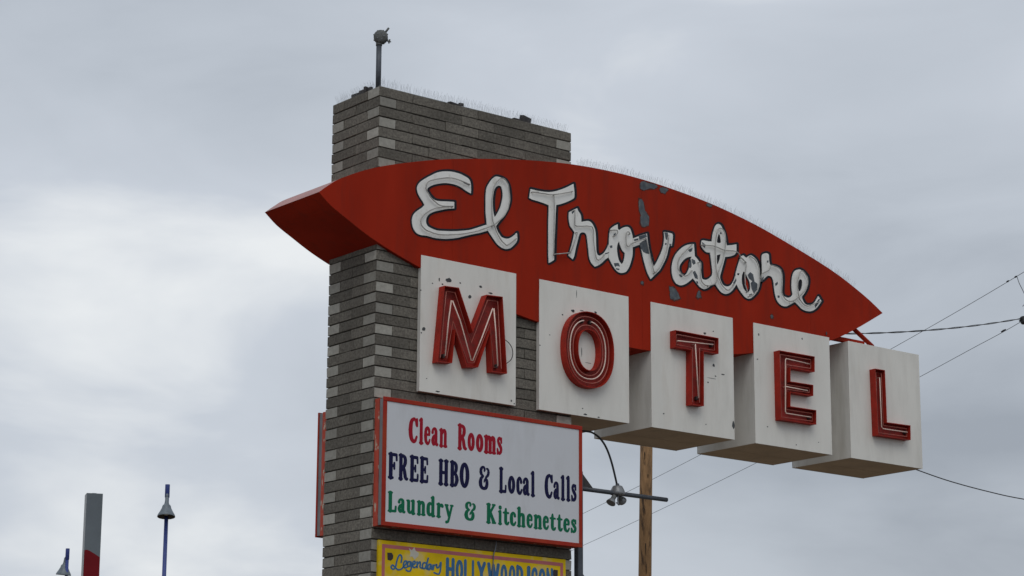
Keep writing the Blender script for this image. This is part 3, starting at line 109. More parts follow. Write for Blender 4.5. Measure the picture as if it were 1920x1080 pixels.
CHIPS = [[[3.2693,7.8848],[3.3155,7.9202],[3.3721,7.9518],[3.3866,7.8688],[3.4011,7.7961],[3.3551,7.7965],[3.3194,7.8064],[3.2892,7.8408]],[[3.2598,7.9621],[3.3625,8.0033],[3.3755,7.9738],[3.2697,7.9243]],[[3.1933,7.9193],[3.2596,7.9408],[3.2543,7.9194],[3.1982,7.9005]],[[3.6179,8.065],[3.6679,8.0687],[3.6652,8.0268],[3.6563,7.9854],[3.6357,7.9979],[3.6258,8.0361]],[[3.6871,7.9547],[3.7183,7.9559],[3.7076,7.9342],[3.6888,7.927]],[[3.6246,7.9482],[3.6476,7.956],[3.6452,7.9357],[3.6265,7.931]],[[3.9484,7.9302],[4.0176,7.9657],[4.001,7.9228],[3.9744,7.9104]],[[4.0049,7.8433],[4.047,7.8341],[4.057,7.8037],[4.025,7.7824],[4.0042,7.8031]],[[3.9565,7.7874],[3.9943,7.8416],[3.9982,7.7621],[3.9821,7.7395],[3.9537,7.743]],[[4.013,7.7005],[4.045,7.7216],[4.0811,7.6713],[4.0858,7.6361],[4.0436,7.6414]],[[4.0589,7.6119],[4.0853,7.612],[4.0901,7.5848],[4.0691,7.5895]],[[3.8233,7.6544],[3.8701,7.6339],[3.8489,7.6186],[3.823,7.6304]],[[4.1532,8.0512],[4.1813,8.0387],[4.2039,8.0296],[4.1918,7.9888],[4.1581,8.009]],[[4.4252,8.2097],[4.4422,8.1952],[4.4303,8.1801],[4.4132,8.1859]],[[4.6646,7.7961],[4.6936,7.7938],[4.6756,7.7719],[4.6583,7.7752]],[[4.8106,7.7966],[4.85,7.8355],[4.8935,7.818],[4.9135,7.7395],[4.9571,7.7218],[4.9498,7.6553],[4.8991,7.6068],[4.8672,7.6507],[4.8524,7.7136],[4.8805,7.7384],[4.8316,7.7592]],[[5.0141,7.788],[5.0594,7.8238],[5.0356,7.7627],[5.0076,7.7501]],[[4.6575,7.7886],[4.6902,7.7897],[4.6789,7.7717],[4.6626,7.7732]],[[5.82,7.6151],[5.8802,7.6907],[5.9094,7.7035],[5.8845,7.6497],[5.8305,7.5876]],[[5.2191,7.7627],[5.2592,7.7936],[5.2641,7.7697],[5.2296,7.7397]],[[5.2547,7.6408],[5.2883,7.6419],[5.2819,7.6163],[5.2539,7.6161]],[[5.1032,7.9993],[5.1258,8.0112],[5.1285,7.987],[5.1104,7.9799]],[[2.8632,7.7942],[2.8982,7.8063],[2.9001,7.7808],[2.873,7.7709]],[[2.798,7.7055],[2.8578,7.7271],[2.8478,7.7137],[2.8059,7.6952]],[[2.917,7.6199],[2.9821,7.6344],[3.0019,7.5986],[2.9568,7.5991],[2.9367,7.5803]],[[2.919,7.9287],[2.9492,7.9456],[2.939,7.9086],[2.9139,7.9028]],[[2.3561,8.065],[2.3854,8.0818],[2.3951,8.0719],[2.3658,8.0435]],[[4.8217,7.5827],[4.866,7.6017],[4.8875,7.5847],[4.843,7.5616]],[[0.9708,8.1235],[1.0621,8.1192],[1.0531,8.1011],[0.9892,8.1118]],[[1.8557,8.1868],[1.9335,8.1966],[1.9281,8.1869],[1.8579,8.1759]],[[2.9467,7.5741],[2.9967,7.5743],[2.9866,7.5571],[2.9516,7.5593]],[[4.5952,7.6774],[4.6399,7.733],[4.6448,7.7095],[4.6054,7.6507]]]
PATCHES = [[[3.3011,8.5603],[3.3901,8.5651],[3.4893,8.5613],[3.539,8.5511],[3.4887,8.513],[3.4142,8.5042],[3.3396,8.4666],[3.2905,8.4816]],[[3.5637,8.5363],[3.6264,8.5526],[3.6954,8.5507],[3.6634,8.511],[3.6255,8.4848],[3.5819,8.4962]],[[3.277,8.3643],[3.3139,8.3661],[3.3443,8.3285],[3.3498,8.2626],[3.3864,8.2308],[3.4107,8.1968],[3.4036,8.1096],[3.3602,8.0831],[3.311,8.0794],[3.2932,8.1382],[3.2999,8.1965],[3.2783,8.2499],[3.2716,8.3156]],[[4.2349,8.4923],[4.3122,8.4865],[4.2989,8.4645],[4.2472,8.4602]],[[3.2896,7.4824],[3.31,7.4934],[3.3334,7.4892],[3.3199,7.4675],[3.2995,7.4643]],[[3.6868,7.4932],[3.7263,7.5009],[3.7677,7.4899],[3.8139,7.4415],[3.834,7.3931],[3.7763,7.3646],[3.7192,7.3638],[3.6934,7.3757],[3.6994,7.4319]],[[4.0931,7.5083],[4.1143,7.5156],[4.1244,7.4892],[4.1343,7.4508],[4.1023,7.4339],[4.0707,7.4411]],[[5.1524,7.4114],[5.1747,7.4147],[5.1874,7.3921],[5.168,7.3713],[5.1494,7.3824]]]
RIM = {'M':[[0.7003,7.024],[0.8766,7.0312],[1.0496,6.6337],[1.2134,7.0142],[1.4123,7.0241],[1.4725,6.2688],[1.2842,6.2626],[1.2613,6.6563],[1.1185,6.2839],[0.9813,6.2656],[0.8404,6.6037],[0.805,6.2835],[0.6289,6.2704]],'T':[[3.6818,7.0177],[4.2912,7.0189],[4.2877,6.8498],[4.0773,6.8459],[4.0688,6.2687],[3.8921,6.261],[3.9019,6.8359],[3.6791,6.8369]],'E':[[5.1776,7.011],[5.716,7.0166],[5.7101,6.8452],[5.343,6.8394],[5.3384,6.6934],[5.6832,6.699],[5.679,6.5776],[5.3346,6.573],[5.3299,6.4219],[5.7199,6.4271],[5.7143,6.2693],[5.1791,6.2597]],'L':[[6.66,7.0088],[6.8201,7.012],[6.8275,6.4265],[7.2082,6.4355],[7.2028,6.2705],[6.6723,6.2635]],'O':[[2.5269,6.6523,0.3187,0.3869],[2.5206,6.6473,0.1448,0.2055]]}
RIMTUBE = {'M':[[[0.7338,6.3467],[0.7666,6.6899],[0.7978,6.8959],[0.813,6.8951],[0.9086,6.7106],[1.0485,6.3402],[1.0637,6.3422],[1.1687,6.577],[1.3014,6.8936],[1.3169,6.8959],[1.3423,6.6641],[1.3703,6.3322]]],'T':[[[3.7302,6.9135],[4.2282,6.9423]],[[3.9727,6.912],[4.01,6.3496]]],'E':[[[5.6476,6.9268],[5.2925,6.9375],[5.2837,6.9129],[5.2669,6.36],[5.2743,6.3416],[5.6548,6.3431]],[[5.2832,6.6319],[5.6104,6.629]]],'L':[[[6.7474,6.9198],[6.7538,6.3675],[6.7758,6.3502],[7.1668,6.3557]]]}
SPOTS = {'M':[[0.8156,7.1123,0.036,0.0243],[1.2062,7.1074,0.0212,0.0137],[1.072,6.9876,0.0212,0.0197],[0.5278,6.5887,0.0233,0.0182],[0.4987,6.5492,0.0085,0.0076],[0.9552,7.106,0.0106,0.0076],[0.7019,7.0976,0.0085,0.0182],[0.6215,7.0507,0.0085,0.0061],[0.4841,6.9627,0.0085,0.0076],[1.3275,7.0614,0.0296,0.0091],[0.7404,7.06,0.0127,0.0091],[0.5674,6.1156,0.0085,0.0046],[0.6997,6.0077,0.0296,0.0076],[1.5939,6.0275,0.0106,0.0121],[1.6293,6.0039,0.0106,0.0061]],'O':[[2.3751,7.04,0.0275,0.0182],[2.6724,7.0678,0.0212,0.0137],[2.4889,7.0602,0.0296,0.0046],[2.2374,6.9807,0.0106,0.0076],[2.5316,6.0074,0.0254,0.0106],[2.7094,6,0.0148,0.0076],[2.4989,6.0641,0.0085,0.0061],[2.423,7.226,0.0042,0.0456],[2.4879,6.6355,0.0042,0.0532],[2.0747,6.7513,0.0085,0.0046],[1.9498,6.6299,0.0085,0.0076],[2.5787,6.5349,0.0466,0.003]],'T':[[4.1743,7.0669,0.0247,0.0145],[4.2926,6.7404,0.0202,0.0194],[4.5643,6.1418,0.018,0.0436],[4.3192,6.6293,0.0112,0.0081],[4.2952,7.1058,0.009,0.0065],[3.5833,6.1428,0.0112,0.0081],[4.1726,6.1009,0.0067,0.0065],[4.2658,6.5991,0.072,0.0032],[4.2098,6.549,0.0112,0.0097],[4.4235,6.6609,0.027,0.0065]],'E':[[5.6147,7.2112,0.0095,0.012],[5.49,6.0347,0.0095,0.0068],[4.9603,7.1654,0.0095,0.0154],[5.065,6.1814,0.0119,0.0068],[5.8295,6.1001,0.0095,0.0051],[4.932,6.8944,0.0119,0.0068],[5.9974,7.3269,0.0119,0.0205]],'L':[]}
BOXES = {'M':[0.4845,1.647,5.9876,7.3084],'O':[1.9412,3.1161,5.9875,7.2998],'T':[3.4194,4.5822,5.987,7.292],'E':[4.8842,6.0359,5.9866,7.2864],'L':[6.329,7.4806,5.9877,7.2902],'S':[0.0112,2.4161,4.6607,5.8615]}
